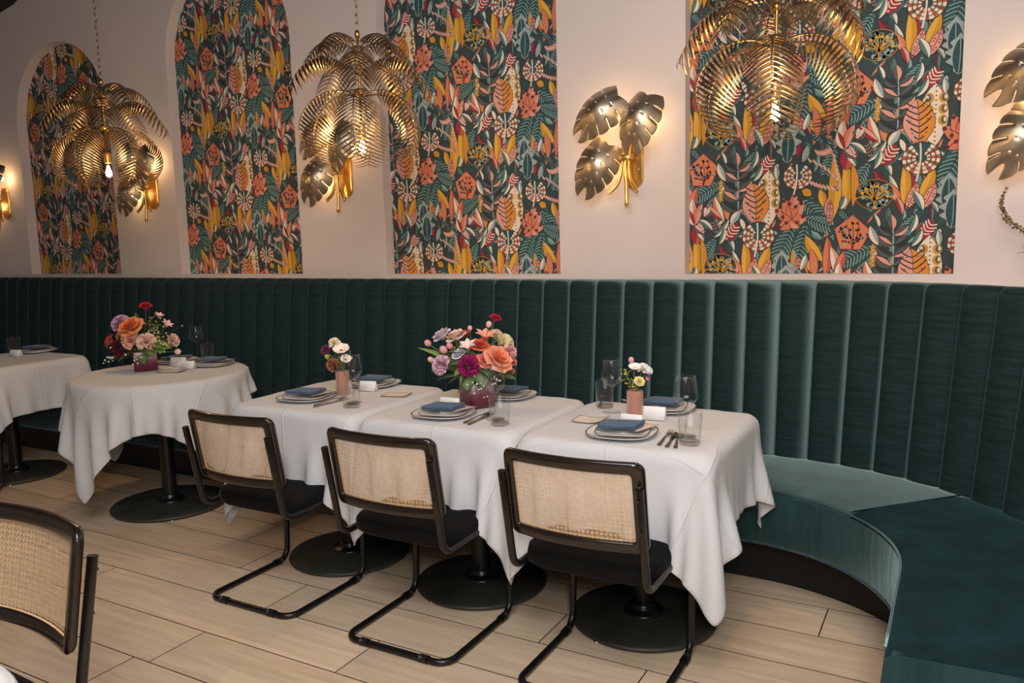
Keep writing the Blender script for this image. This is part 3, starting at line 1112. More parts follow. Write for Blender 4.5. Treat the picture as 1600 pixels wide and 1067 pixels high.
# ------------------------------------------------------------------ chairs
def chair_meshes():
    M = {}
    TRD = 0.0125
    hw = 0.222
    # tube path, right half mirrored: back top -> elbow -> under seat -> front -> floor -> rear
    yb = -0.235        # rear rail
    pts = [(hw, -0.288, 0.735), (hw, -0.225, 0.400), (hw, 0.225, 0.415), (hw, 0.205, TRD), (hw, yb, TRD), (-hw, yb, TRD), (-hw, 0.205, TRD), (-hw, 0.225, 0.415), (-hw, -0.225, 0.400), (-hw, -0.288, 0.735)]
    rad = [0, 0.055, 0.06, 0.06, 0.055, 0.055, 0.06, 0.06, 0.055, 0]
    m = MB(); m.tube(rounded_path(pts, rad, 7), TRD, 12)
    M['tube_frame'] = m.mesh('tube_frame', MATS['black_metal'])
    # seat
    m = MB()
    w, d = 0.228, 0.218
    prof = [(0.0, 0.39), (0.94, 0.39), (0.985, 0.40), (1.0, 0.415), (1.0, 0.436), (0.985, 0.450), (0.95, 0.456), (0.6, 0.461), (0.0, 0.463)]
    rows = []
    for sc, z in prof:
        row = []
        for k in range(40):
            a = 2 * PI * k / 40
            c, s = math.cos(a), math.sin(a)
            f = (abs(c) ** 7 + abs(s) ** 7) ** (-1 / 7)
            ins = (1 - sc)
            row.append((w * f * c * (1 if sc == 0 else 1) * max(sc, 0.001), d * f * s * max(sc, 0.001) + 0.035, z))
        rows.append(row)
    m.grid(rows, closev=True)
    M['seat'] = m.mesh('seat', MATS['black_fabric'])
    # back frame: rounded rectangle ring swept, bent about a vertical axis
    W2, H2 = 0.228, 0.143
    zc, yc = 0.662, -0.262
    lean = -0.17
    Rb = 0.75

    def bend(x, h, t):
        """x lateral, h height from centre, t thickness (+ towards front)"""
        yy = -(Rb - math.sqrt(max(Rb * Rb - x * x, 0))) * -1.0     # sides come forward
        return (x, yc + lean * h + yy - 0.012 + t, zc + h)

    def rr_path(w, h, r, n=8, ns=8):
        pts = []
        for (cx, cz, a0) in ((w - r, h - r, 0), (-(w - r), h - r, PI / 2), (-(w - r), -(h - r), PI), (w - r, -(h - r), 1.5 * PI)):
            for k in range(n + 1):
                a = a0 + PI / 2 * k / n
                pts.append((cx + r * math.cos(a), cz + r * math.sin(a)))
        out = []
        for i, p in enumerate(pts):
            q = pts[(i + 1) % len(pts)]
            out.append(p)
            L = math.hypot(q[0] - p[0], q[1] - p[1])
            if L > 0.06:
                for k in range(1, ns): out.append((p[0] + (q[0] - p[0]) * k / ns, p[1] + (q[1] - p[1]) * k / ns))
        return out
    outer = rr_path(W2, H2, 0.030)
    inner = rr_path(W2 - 0.034, H2 - 0.036, 0.012)
    # resample inner to outer count by matching order (same construction)
    T = 0.013
    m = MB()
    rows = []
    for k in range(len(outer)):
        o_, i_ = outer[k], inner[k]
        sec = []
        for (f, t) in ((0.0, -T * .45), (0.10, -T * .85), (0.3, -T), (0.85, -T), (1.0, -T * .7), (1.0, T * .7), (0.85, T), (0.3, T), (0.10, T * .85), (0.0, T * .45)):
            x = o_[0] + (i_[0] - o_[0]) * f
            h = o_[1] + (i_[1] - o_[1]) * f
            sec.append(bend(x, h, t))
        rows.append(sec)
    m.grid(rows, closeu=True, closev=True)
    M['back_frame'] = m.mesh('back_frame', MATS['black_wood'])
    # cane weave
    m = MB()
    w, h = W2 - 0.031, H2 - 0.033
    p = 0.0142

    def ribbon(pts2, wd, t):
        vs, fs = [], []
        for i, (x, z) in enumerate(pts2):
            a, b = pts2[max(i - 1, 0)], pts2[min(i + 1, len(pts2) - 1)]
            dx, dz = b[0] - a[0], b[1] - a[1]
            l = math.hypot(dx, dz)
            nx, nz = -dz / l * wd, dx / l * wd
            vs += [bend(x + nx, z + nz, t), bend(x - nx, z - nz, t)]
            if i: fs.append((2 * i - 2, 2 * i - 1, 2 * i + 1, 2 * i))
        m.add(vs, fs)
    nx_ = int(2 * w / p); nz_ = int(2 * h / p)
    for i in range(nx_ + 1):
        x = -w + (i + 0.5) * 2 * w / (nx_ + 1)
        for d in (-0.0014, 0.0014): ribbon([(x + d, -h), (x + d, h)], 0.0008, 0.0007 * (1 if i % 2 else -1))
    for j in range(nz_ + 1):
        z = -h + (j + 0.5) * 2 * h / (nz_ + 1)
        for d in (-0.0014, 0.0014): ribbon([(-w + 2 * w * k / 14, z + d) for k in range(15)], 0.0008, 0.0)
    px_, pz_ = 2 * w / (nx_ + 1), 2 * h / (nz_ + 1)
    x0, z0 = -w, -h
    for sg in (1, -1):
        for k in range(-nz_ - 2, nx_ + 3):
            # diagonal line through cell corners
            pts2 = []
            for j in range(0, nz_ + 2):
                z = z0 + j * pz_
                x = x0 + (k + j) * px_ if sg > 0 else x0 + (nx_ + 1 - k - j) * px_
                if -w - 1e-6 <= x <= w + 1e-6: pts2.append((x, z))
            if len(pts2) >= 2: ribbon([pts2[0], *pts2[1:-1:2], pts2[-1]], 0.0007, 0.0014 * sg)
    M['cane_panel'] = m.mesh('cane_panel', MATS['cane'], smooth=False)
    # spline around the cane
    m = MB()
    sp = rr_path(W2 - 0.0345, H2 - 0.0365, 0.012)
    pth = [Vector(bend(x, z, 0.006)) for x, z in sp]
    m.tube(pth + [pth[0]], 0.0028, 6, caps=False)
    M['cane_spline'] = m.mesh('cane_spline', MATS['cane'])
    # screws
    m = MB(); m.ball((0, 0, 0), 0.0045, seg=8, rings=5)
    M['screw'] = m.mesh('screw', MATS['black_metal'])
    M['screw_pos'] = [(sx * hw, -0.283 - TRD * .92 + 0.19 * (0.70 - z), z) for sx in (-1, 1) for z in (0.70, 0.60)]
    # floor glides
    m = MB(); m.tube([(0, -0.018, 0), (0, 0.018, 0)], 0.0155, 10)
    M['glide'] = m.mesh('floor_glide', MATS['black_kick'])
    M['glide_pos'] = [(sx * hw, y, TRD + 0.0015) for sx in (-1, 1) for y in (0.145,)]
    m = MB(); m.tube([(-0.018, 0, 0), (0.018, 0, 0)], 0.0148, 10)
    M['glide2'] = m.mesh('floor_glide', MATS['black_kick'])
    M['glide2_pos'] = [(sx * 0.13, yb, TRD + 0.001) for sx in (-1, 1)]
    return M


CM = chair_meshes()


def chair(label, loc, rz, group=None):
    t = thing('cantilever_chair', label, 'chair', (loc[0], loc[1], 0), rz, group)
    for nme in ('tube_frame', 'seat', 'back_frame', 'cane_panel', 'cane_spline'):
        link(nme, CM[nme], t)
    for p in CM['screw_pos']: link('screw', CM['screw'], t, loc=p)
    for p in CM['glide_pos']: link('floor_glide', CM['glide'], t, loc=p)
    for p in CM['glide2_pos']: link('floor_glide', CM['glide2'], t, loc=p)
    return t


G_CH = 'black cane-back cantilever chairs'
chair('black cantilever chair with cane back, nearest the curved bench end', (-0.985, -0.69), 0.0, G_CH)
chair('black cantilever chair with cane back in front of the large bouquet', (-1.69, -0.70), 0.0, G_CH)
chair('black cantilever chair with cane back beside the round table', (-2.425, -0.685), 0.0, G_CH)
chair('cropped cane-back chair in the lower left foreground', (-1.965, -2.245), math.radians(178), G_CH)
chair('cane-back chair almost hidden at the left edge below the far table', (-5.222, -0.665), 0.0, G_CH)

# ------------------------------------------------------------------ pendant lamps of brass palm leaves


def bez(P, t):
    P = [Vector(p) for p in P]
    while len(P) > 1:
        P = [P[i].lerp(P[i + 1], t) for i in range(len(P) - 1)]
    return P[0]


def palm_leaf(ctrl, n, L, rho, sweep, hw, lmin=0.25, t0=0.10):
    """ctrl: bezier (r, z) points of the midrib; fronds to both sides hug a curved leaf surface"""
    m = MB()

    def frame(t):
        t = min(max(t, -0.05), 1.25)
        e = 0.004
        p = bez(ctrl, min(t, 1)); 
        tg = (bez(ctrl, min(t, 1)) - bez(ctrl, min(t, 1) - e)).normalized()
        if t > 1: p = p + tg * (t - 1) * 0.3
        nr = Vector((-tg[1], tg[0]))
        if nr.dot(Vector((0.6, 0.8))) < 0 and nr[0] < 0: nr = -nr
        return p, tg, nr
    # consistent outward normal: left of travel direction
    def nrm(tg): return Vector((-tg[1], tg[0])) if (-tg[1] * 0 + 1) else None

    def pt(t, s, side, lift=0.0, dt=0.0):
        p, tg, _ = frame(t)
        nr = Vector((-tg[1], tg[0]))       # path runs outwards and down: left side is outside
        a = s / rho
        lat = rho * math.sin(a)
        inw = rho * (1 - math.cos(a))
        q = p - nr * (inw - lift) + tg * dt
        return (q[0], side * lat, q[1])
    ts = [i / 30 for i in range(31)]
    # midrib
    path = [(*[frame(t)[0][0]], 0.0, frame(t)[0][1]) for t in ts]
    m.tube(path, [0.0035 * (1.15 - 0.8 * t) for t in ts], 6)
    for side in (-1, 1):
        for k in range(n):
            t = t0 + (0.97 - t0) * (k + 0.5) / n
            ln = L * max(lmin, math.sin(PI * (0.16 + 0.74 * t)) ** 0.7)
            ns = 6
            rows = []
            for i in range(ns + 1):
                f = i / ns
                h = hw * (0.55 + 1.3 * f - 1.75 * f * f) if i < ns else hw * 0.06
                tt = t + sweep * f * (1 + 0.3 * f)
                rows.append([pt(tt, ln * f, side, 0.0, -h), pt(tt, ln * f, side, 0.0022 * (1 - f), 0.0), pt(tt, ln * f, side, 0.0, h)])
            m.grid(rows)
    return m


LEAF_LOW = palm_leaf([(0.02, 0.285), (0.20, 0.35), (0.38, 0.12), (0.19, 0.0)], 22, 0.108, 0.13, 0.10, 0.0060).mesh('leaf', MATS['brass_aged'])
LEAF_MID = palm_leaf([(0.012, 0.0), (0.20, 0.17), (0.330, -0.11)], 17, 0.125, 0.085, 0.10, 0.0072).mesh('leaf', MATS['brass_aged'])
LEAF_TOP = palm_leaf([(0.012, 0.0), (0.17, 0.13), (0.270, -0.09)], 15, 0.105, 0.075, 0.10, 0.0066).mesh('leaf', MATS['brass_aged'])


def chain_link_mesh():
    m = MB()
    pts = []
    for k in range(16):
        a = 2 * PI * k / 16
        pts.append(Vector((0.0075 * math.cos(a), 0, 0.019 * math.sin(a) * 1.0)))
    m.tube(pts + [pts[0]], 0.0019, 6, caps=False)
    return m.mesh('chain_link', MATS['brass_aged'])


LINK_ME = chain_link_mesh()
m = MB(); m.lathe([(0.001, 0), (0.016, 0), (0.017, 0.004), (0.017, 0.05), (0.012, 0.058), (0.001, 0.06)], 14)
SOCKET_ME = m.mesh('socket', MATS['brass_gold'])
m = MB(); m.lathe([(0.012, 0), (0.014, -0.012), (0.020, -0.03), (0.023, -0.05), (0.020, -0.068), (0.012, -0.078), (0.001, -0.081)], 16)
BULB_ME = m.mesh('bulb', MATS['bulb_glass'])
m = MB()
for k in range(4):
    a = PI / 2 * k
    m.tube([(0.004 * math.cos(a), 0.004 * math.sin(a), -0.012), (0.010 * math.cos(a), 0.010 * math.sin(a), -0.035), (0.007 * math.cos(a), 0.007 * math.sin(a), -0.062)], 0.0016, 5)
FIL_ME = m.mesh('filament', MATS['filament'])


def bulb_light(parent, loc, power, radius=0.02):
    l = bpy.data.lights.new('bulb_light', 'POINT')
    l.energy = power
    l.color = (1.0, 0.66, 0.32)
    l.shadow_soft_size = radius
    o = bpy.data.objects.new('bulb_light', l)
    COL.objects.link(o)
    o.parent = parent
    o.location = loc
    return o


def pendant(label, x, z0, rots):
    t = thing('pendant_lamp', label, 'lamp', (x, -0.2, z0), 0, 'brass palm leaf pendants')
    m = MB(); m.tube([(0, 0, 0.17), (0, 0, 0.535)], 0.0062, 10)
    m.lathe([(0.001, 0.53), (0.011, 0.53), (0.012, 0.545), (0.008, 0.56), (0.001, 0.562)], 12)
    m.lathe([(0.001, 0.395), (0.012, 0.395), (0.014, 0.405), (0.012, 0.418), (0.001, 0.42)], 12)
    m.lathe([(0.001, 0.295), (0.022, 0.295), (0.026, 0.305), (0.022, 0.315), (0.001, 0.317)], 14)
    m.build('stem', MATS['brass_gold'], t)
    for k in range(6):
        link('leaf', LEAF_LOW, t, loc=(0, 0, 0.0 + 0.008 * (k % 2)), rot=(0, 0.05 * (k % 2), rots[0] + 2 * PI * k / 6))
    for k in range(5):
        link('leaf', LEAF_MID, t, loc=(0, 0, 0.375), rot=(0, 0, rots[1] + 2 * PI * k / 5))
    for k in range(5):
        link('leaf', LEAF_TOP, t, loc=(0, 0, 0.475), rot=(0, 0, rots[2] + 2 * PI * k / 5))
    so = link('socket', SOCKET_ME, t, loc=(0, 0, 0.115))
    b = link('bulb', BULB_ME, t, loc=(0, 0, 0.115))
    link('filament', FIL_ME, b)
    bulb_light(t, (0, 0, 0.065), 11.0, 0.026)
    z = 0.575
    k = 0
    while z0 + z < ZC - 0.02:
        link('chain_link', LINK_ME, t, loc=(0, 0, z), rot=(0, 0, (k % 2) * PI / 2))
        z += 0.0335
        k += 1
    m = MB(); m.lathe([(0.001, ZC - z0), (0.06, ZC - z0), (0.058, ZC - z0 - 0.015), (0.02, ZC - z0 - 0.03), (0.001, ZC - z0 - 0.032)], 24)
    m.build('ceiling_rose', MATS['brass_aged'], t)
    return t


F3, F2, F1 = math.radians(-78.7), math.radians(-50.7), math.radians(-34.7)      # towards the middle of the room
pendant('brass palm leaf pendant over the table by the curved bench', -0.567, 1.765, (F3 - 0.05, F3 - 0.5, F3 + 0.35, F3 + 0.1))
pendant('brass palm leaf pendant in the middle of the row of three', -2.325, 1.785, (F2 - 0.12, F2 - 0.05, F2 + 0.62, F2 + 0.2))
pendant('brass palm leaf pendant with a bare glowing bulb over the round table', -4.10, 1.785, (F1 + 0.48, F1 - 0.02, F1 + 0.5, F1 + 0.06))


# ------------------------------------------------------------------ monstera wall sconces
def monstera(L=0.25, Wd=0.115):
    m = MB()
    lobes = 5
    sl = 0.085            # slit share of a lobe pitch

    def P(t, s, side):
        # heart outline, lobes sweep towards the tip
        w = Wd * (math.sin(PI * min(1, 0.16 + 0.80 * t)) ** 0.65) * (1.06 - 0.25 * t)
        x = side * w * s
        y = L * (t + 0.26 * s * s * (0.35 + 0.65 * t) - 0.16 * s * (1 - t) ** 2)
        z = 0.060 * (1 - (1.15 * s) ** 2 * 0.9) * (0.55 + 0.45 * math.sin(PI * min(t, 1))) - 0.055 * (max(0, t - 0.35) / 0.65) ** 2 - 0.03 * (1 - t) ** 3
        return (x, y, z)
    S = [0, 0.10, 0.2, 0.3, 0.4, 0.5, 0.6, 0.7, 0.8, 0.9, 0.965, 1.0]
    for side in (-1, 1):
        for k in range(lobes):
            a0, a1 = k / lobes, (k + 1) / lobes
            g = sl / lobes
            tsub = [a0, a0 + g * .5, a0 + g, a0 + (a1 - a0) * .36, a0 + (a1 - a0) * .55, a0 + (a1 - a0) * .75, a0 + (a1 - a0) * .9, a1]
            for i in range(len(tsub) - 1):
                for j in range(len(S) - 1):
                    u0, u1 = tsub[i], tsub[i + 1]
                    s0, s1 = S[j], S[j + 1]
                    if i < 2 and k > 0 and (s0 > 0.52 or (0.18 < s0 + 0.05 < 0.32)): continue    # slit and eyelet
                    rnd = 1.0
                    def q(u, s):
                        # round the lobe ends
                        f = (u - a0 - g) / (a1 - a0 - g)
                        if s > 0.85: s = s * (1 - 0.055 * abs(2 * min(max(f, 0), 1) - 1) ** 2.2 * (s - 0.85) / 0.15)
                        return P(u, s, side)
                    vs = [q(u0, s0), q(u1, s0), q(u1, s1), q(u0, s1)]
                    m.add(vs, [(0, 1, 2, 3) if side < 0 else (3, 2, 1, 0)])
    # merge doubles so shading is smooth
    return m


import bmesh


def weld(me):
    bm = bmesh.new(); bm.from_mesh(me)
    bmesh.ops.remove_doubles(bm, verts=bm.verts, dist=1e-5)
    bmesh.ops.solidify(bm, geom=bm.faces[:], thickness=0.0016)
    for f in bm.faces: f.smooth = True
    bm.to_mesh(me); bm.free()
    return me


MON_ME = weld(monstera().mesh('leaf', MATS['leaf_silver']))
MON_SPEC = [((-0.01, -0.10, 0.300), (-0.215, -0.13, 0.150), 0.95, 0.15), ((0.140, -0.11, 0.285), (0.070, -0.155, 0.075), 0.92, 0.1), ((-0.065, -0.09, 0.075), (-0.180, -0.13, -0.13), 0.92, -0.2)]


def sconce(label, x, z):
    t = thing('wall_sconce', label, 'sconce', (x, WY, z), 0, 'monstera leaf wall sconces')
    m = MB()
    n = 14
    out = [(0.05 * math.cos(a), 0.075 + 0.05 * math.sin(a)) for a in [PI * k / n for k in range(n + 1)]] + [(0.05 * math.cos(a), -0.075 + 0.05 * math.sin(a)) for a in [PI + PI * k / n for k in range(n + 1)]]
    N = len(out)
    rows = [[(0.03 + px * s, -d, pz - 0.01) for px, pz in out] for s, d in ((1, 0), (1, 0.012), (0.9, 0.016))]
    m.grid(rows, closev=True)
    m.add(rows[-1], [tuple(range(N))])
    for zz in (0.05, -0.045): m.ball((0.06, -0.017, zz), 0.005, seg=8, rings=5)
    m.build('back_plate', MATS['brass_gold'], t)
    stems = [[(-0.005, -0.10, 0.285), (0.0, -0.075, 0.17), (-0.008, -0.052, 0.02), (-0.03, -0.055, -0.10), (-0.075, -0.07, -0.155)],
             [(0.03, -0.10, 0.12), (0.012, -0.07, 0.06), (0.006, -0.058, 0.0), (0.012, -0.06, -0.10), (0.02, -0.075, -0.225)],
             [(0.04, -0.09, 0.17), (0.035, -0.055, 0.09), (0.022, -0.05, 0.0), (0.03, -0.055, -0.09), (0.07, -0.07, -0.155)]]
    for st in stems:
        m = MB()
        pts = [bez(st, k / 16) if False else None for k in range(1)]
        # Catmull-Rom through the points
        P_ = [Vector(p) for p in st]
        P_ = [P_[0] * 2 - P_[1]] + P_ + [P_[-1] * 2 - P_[-2]]
        path = []
        for i in range(1, len(P_) - 2):
            for k in range(6):
                u = k / 6
                a, b, c, d = P_[i - 1], P_[i], P_[i + 1], P_[i + 2]
                path.append(0.5 * ((2 * b) + (c - a) * u + (2 * a - 5 * b + 4 * c - d) * u * u + (3 * b - a - 3 * c + d) * u ** 3))
        path.append(P_[-2])
        nP = len(path)
        m.tube(path, [0.0045 + 0.005 * min(1, max(0, (i / nP - 0.25) / 0.4)) for i in range(nP)], 10)
        m.build('stem', MATS['brass_gold'], t)
    m = MB()
    m.lathe([(0.036, -0.014), (0.039, -0.012), (0.039, 0.012), (0.036, 0.014)], 24)
    m.v = [(x_ + 0.006, y_ * 0.55 - 0.053, z_ + 0.012) for x_, y_, z_ in m.v]
    m.build('band', MATS['brass_gold'], t)
    for (p0, p1, sc, roll) in MON_SPEC:
        a = Vector(p0); b = Vector(p1)
        y = (b - a).normalized()
        nz = Vector((0, -1, 0))
        nz = (nz - y * nz.dot(y)).normalized()
        nz = (Matrix.Rotation(roll, 3, y) @ nz)
        xx = y.cross(nz)
        M = Matrix(((xx.x, y.x, nz.x, a.x), (xx.y, y.y, nz.y, a.y), (xx.z, y.z, nz.z, a.z), (0, 0, 0, 1))) @ Matrix.Scale(sc, 4)
        o = link('leaf', MON_ME, t)
        o.matrix_local = M
        c = a.lerp(b, 0.5)
        m = MB(); m.ball((0, 0, 0), 0.016, seg=12, rings=8)
        bo = m.build('bulb', MATS['bulb_glow'], t); bo.location = (c.x, -0.062, c.z)
        bulb_light(t, (c.x, -0.060, c.z), 1.4, 0.02)
    return t


for lab, x in (('gold monstera leaf sconce cut off by the left edge', -6.86), ('gold monstera leaf sconce behind the pendant over the round table', -5.03),
               ('gold monstera leaf sconce tucked below the middle pendant', -3.275), ('gold monstera leaf sconce alone on the bare wall between two niches', -1.455),
               ('gold monstera leaf sconce cut off by the right edge', 0.305)):
    sconce(lab, x, 1.80 if x > -2 else (1.84 if x > -6 else 1.83))

# ------------------------------------------------------------------ tableware
ZTAB = ZT + 0.0045


def lathe_mesh(name, prof, m, seg=32, n=None):
    b = MB(); b.lathe(prof, seg, n=n)
    return b.mesh(name, MATS[m])


PLATE_BIG = lathe_mesh('plate_body', [(0.001, 0.004), (0.07, 0.004), (0.09, 0.007), (0.118, 0.015), (0.121, 0.0145), (0.117, 0.011), (0.075, 0.0), (0.001, 0.0)], 'porcelain', 56, 2.7)
PLATE_BIG_RIM = lathe_mesh('plate_rim', [(0.1165, 0.0152), (0.119, 0.0163), (0.1208, 0.0155)], 'plate_rim', 56, 2.7)
PLATE_SM = lathe_mesh('plate_body', [(0.001, 0.003), (0.06, 0.003), (0.075, 0.007), (0.092, 0.012), (0.094, 0.0115), (0.09, 0.008), (0.06, 0.0), (0.001, 0.0)], 'porcelain', 56, 4.5)
PLATE_SM_RIM = lathe_mesh('plate_rim', [(0.0905, 0.0122), (0.0925, 0.0133), (0.0940, 0.0125)], 'plate_rim', 56, 4.5)


def napkin_mesh(seed):
    r = random.Random(seed)
    m = MB()
    w, d = 0.066, 0.050
    for lay in range(3):
        rows = []
        nx, ny = 10, 8
        z0 = 0.004 * lay
        ww, dd = w * (1 - 0.02 * lay), d * (1 - 0.03 * lay)
        ph = r.uniform(0, 6)
        loop = []
        for j in range(17):
            a = 2 * PI * j / 16
            loop.append((a,))
        rows_t, rows_b = [], []
        for i in range(nx + 1):
            u = -1 + 2 * i / nx
            rt_, rb_ = [], []
            for j in range(ny + 1):
                v = -1 + 2 * j / ny
                edge = max(abs(u), abs(v))
                puff = 0.0042 * (1 - edge ** 4)
                wav = 0.0018 * math.sin(3 * u + ph) * math.cos(2 * v + lay) + 0.003 * max(0, u) * max(0, v)
                x = u * ww + 0.003 * math.sin(4 * v + ph) * abs(u) + 0.010 * v
                y = v * dd + 0.003 * math.sin(3 * u + ph) * abs(v)
                rt_.append((x, y, z0 + 0.0015 + puff + max(wav, 0) + 0.0012 * lay))
                rb_.append((x, y, z0 + 0.0002 + max(wav, 0) * 0.6))
            rows_t.append(rt_); rows_b.append(rb_)
        m.grid(rows_t)
        m.grid([list(reversed(q)) for q in rows_b])
        ring_t = rows_t[0] + [q[-1] for q in rows_t[1:]] + rows_t[-1][-2::-1] + [q[0] for q in rows_t[-2:0:-1]]
        ring_b = rows_b[0] + [q[-1] for q in rows_b[1:]] + rows_b[-1][-2::-1] + [q[0] for q in rows_b[-2:0:-1]]
        mid = [((a[0] * 1.035), (a[1] * 1.04), (a[2] + b[2]) / 2) for a, b in zip(ring_t, ring_b)]
        m.grid([ring_t, mid, ring_b], closev=True)
    return m.mesh('napkin', MATS['napkin'])


NAPS = [napkin_mesh(s) for s in (1, 2, 3)]


def place(name, me, label, cat, loc, rz=0.0, group=None, tilt=(0, 0)):
    o = link(name, me, loc=loc, rot=(tilt[0], tilt[1], rz))
    return tag(o, label, cat, group)


def plate(name, label, me, rim, loc, rz, group):
    t = thing(name, label, 'plate', loc, rz, group)
    link('plate_body', me, t); link('plate_rim', rim, t)
    return t


def card_mesh(w=0.080, d=0.05, h=0.042):
    m = MB()
    t = 0.0008
    for s in (-1, 1):
        m.add([(-w / 2, s * d * 0.32, 0), (w / 2, s * d * 0.32, 0), (w / 2, 0, h), (-w / 2, 0, h),
               (-w / 2, s * (d * 0.32 - t), 0), (w / 2, s * (d * 0.32 - t), 0), (w / 2, 0, h - t), (-w / 2, 0, h - t)],
              [(0, 1, 2, 3), (4, 7, 6, 5), (0, 4, 5, 1), (0, 3, 7, 4), (1, 5, 6, 2)])
    return m.mesh('name_card', MATS['card'])


CARD = card_mesh()


def menu_card(label, loc, rz, curl=0.0, w=0.075, d=0.105, cat='card'):
    """thin printed card with a gold edge, one end lifting a little"""
    t = thing('menu_card', label, cat, loc, rz, 'gold edged menu cards')
    for nm, mt, k, dz in (('sheet', 'vellum', 0, 0), ('gold_edge', 'gold_foil', 1, 0.0006)):
        m = MB()
        f = lambda x, y: (x, y, 0.0008 + dz + curl * max(0, (x / w * 2)) ** 2 + curl * 0.7 * max(0, -(x / w * 2) - .2) ** 2)
        if k == 0:
            m.grid([[f(-w / 2 + w * i / 10, -d / 2 + d * j / 4) for j in range(5)] for i in range(11)])
            m.grid([[(lambda q: (q[0], q[1], q[2] - 0.0006))(f(-w / 2 + w * i / 10, d / 2 - d * j / 4)) for j in range(5)] for i in range(11)])
        else:
            e = 0.0035
            for y0, y1 in ((-d / 2, -d / 2 + e), (d / 2 - e, d / 2)):
                m.grid([[f(-w / 2 + w * i / 10, y0), f(-w / 2 + w * i / 10, y1)] for i in range(11)])
            for x0, x1 in ((-w / 2, -w / 2 + e), (w / 2 - e, w / 2)):
                m.grid([[f(x0, -d / 2 + d * j / 4), f(x1, -d / 2 + d * j / 4)] for j in range(5)])
        m.build(nm, MATS[mt], t)
    return t


def fork_mesh():
    m = MB()
    # handle
    def bar(pts, wds, th):
        rows = []
        for (y, z), w in zip(pts, wds):
            rows.append([(-w, y, z), (-w * .6, y, z + th), (w * .6, y, z + th), (w, y, z), (0, y, z - th * .3)])
        m.grid(rows, closev=True)
    bar([(-0.095, 0.002), (-0.09, 0.003), (-0.06, 0.004), (0.0, 0.008), (0.03, 0.007), (0.045, 0.005)], [0.004, 0.0075, 0.006, 0.003, 0.0032, 0.009], 0.002)
    bar([(0.045, 0.005), (0.058, 0.004)], [0.009, 0.0105], 0.0016)
    for x in (-0.0085, -0.0028, 0.0028, 0.0085):
        m.tube([(x, 0.056, 0.0045), (x, 0.075, 0.004), (x * .95, 0.098, 0.008)], [0.0018, 0.0016, 0.0008], 6)
    return m.mesh('fork', MATS['flatware'])


def knife_mesh():
    m = MB()
    prof = [(-0.105, 0.003, 0.002), (-0.10, 0.0075, 0.003), (-0.05, 0.006, 0.003), (-0.01, 0.0045, 0.003), (0.0, 0.007, 0.0014), (0.06, 0.0085, 0.001), (0.09, 0.006, 0.0009), (0.105, 0.001, 0.0006)]
    m.grid([[(-w, y, 0.003), (0, y, 0.003 + h), (w, y, 0.003), (0, y, 0.003 - h)] for y, w, h in prof], closev=True)
    return m.mesh('knife', MATS['flatware'])


def spoon_mesh():
    m = MB()
    pts = [(-0.095, 0.002), (-0.09, 0.003), (-0.05, 0.004), (0.0, 0.008), (0.03, 0.006)]
    wd = [0.004, 0.0075, 0.005, 0.003, 0.003]
    m.grid([[(-w, y, z), (0, y, z + 0.002), (w, y, z), (0, y, z - 0.001)] for (y, z), w in zip(pts, wd)], closev=True)
    rows = []
    for i in range(7):
        rr = i / 6
        rows.append([(0.017 * rr * math.cos(2 * PI * k / 16), 0.055 + 0.028 * rr * math.sin(2 * PI * k / 16), 0.001 + 0.006 * rr * rr) for k in range(16)])
    m.grid(rows, closev=True)
    return m.mesh('spoon', MATS['flatware'])


FORK, KNIFE, SPOON = fork_mesh(), knife_mesh(), spoon_mesh()

TUMBLER = lathe_mesh('tumbler_cup', [(0.033, 0.0), (0.0345, 0.003), (0.0405, 0.108), (0.0400, 0.1095), (0.0390, 0.108), (0.0335, 0.012), (0.001, 0.011)], 'glass', 40)
TUMBLER_BASE = lathe_mesh('glass_base', [(0.001, 0.0005), (0.031, 0.0005), (0.0335, 0.003), (0.0335, 0.010), (0.03, 0.0135), (0.001, 0.014)], 'glass', 40)
WINE_BOWL = lathe_mesh('bowl', [(0.003, 0.096), (0.012, 0.101), (0.032, 0.118), (0.0425, 0.135), (0.0425, 0.145), (0.037, 0.185), (0.0335, 0.208), (0.0328, 0.2085), (0.0362, 0.185), (0.0414, 0.145), (0.0412, 0.136), (0.031, 0.1195), (0.011, 0.1035), (0.001, 0.101)], 'glass', 40)
WINE_STEM = lathe_mesh('stem', [(0.001, 0.0), (0.036, 0.0), (0.037, 0.0015), (0.02, 0.005), (0.006, 0.010), (0.0036, 0.02), (0.0034, 0.08), (0.005, 0.096), (0.001, 0.098)], 'glass', 32)


def tumbler(label, x, y, group='straight clear tumblers'):
    t = thing('tumbler', label, 'glass', (x, y, ZTAB), 0, group)
    link('tumbler_cup', TUMBLER, t); link('glass_base', TUMBLER_BASE, t)


def wine_glass(label, x, y, group='stemmed wine glasses'):
    t = thing('wine_glass', label, 'glass', (x, y, ZTAB), 0, group)
    link('bowl', WINE_BOWL, t); link('stem', WINE_STEM, t)


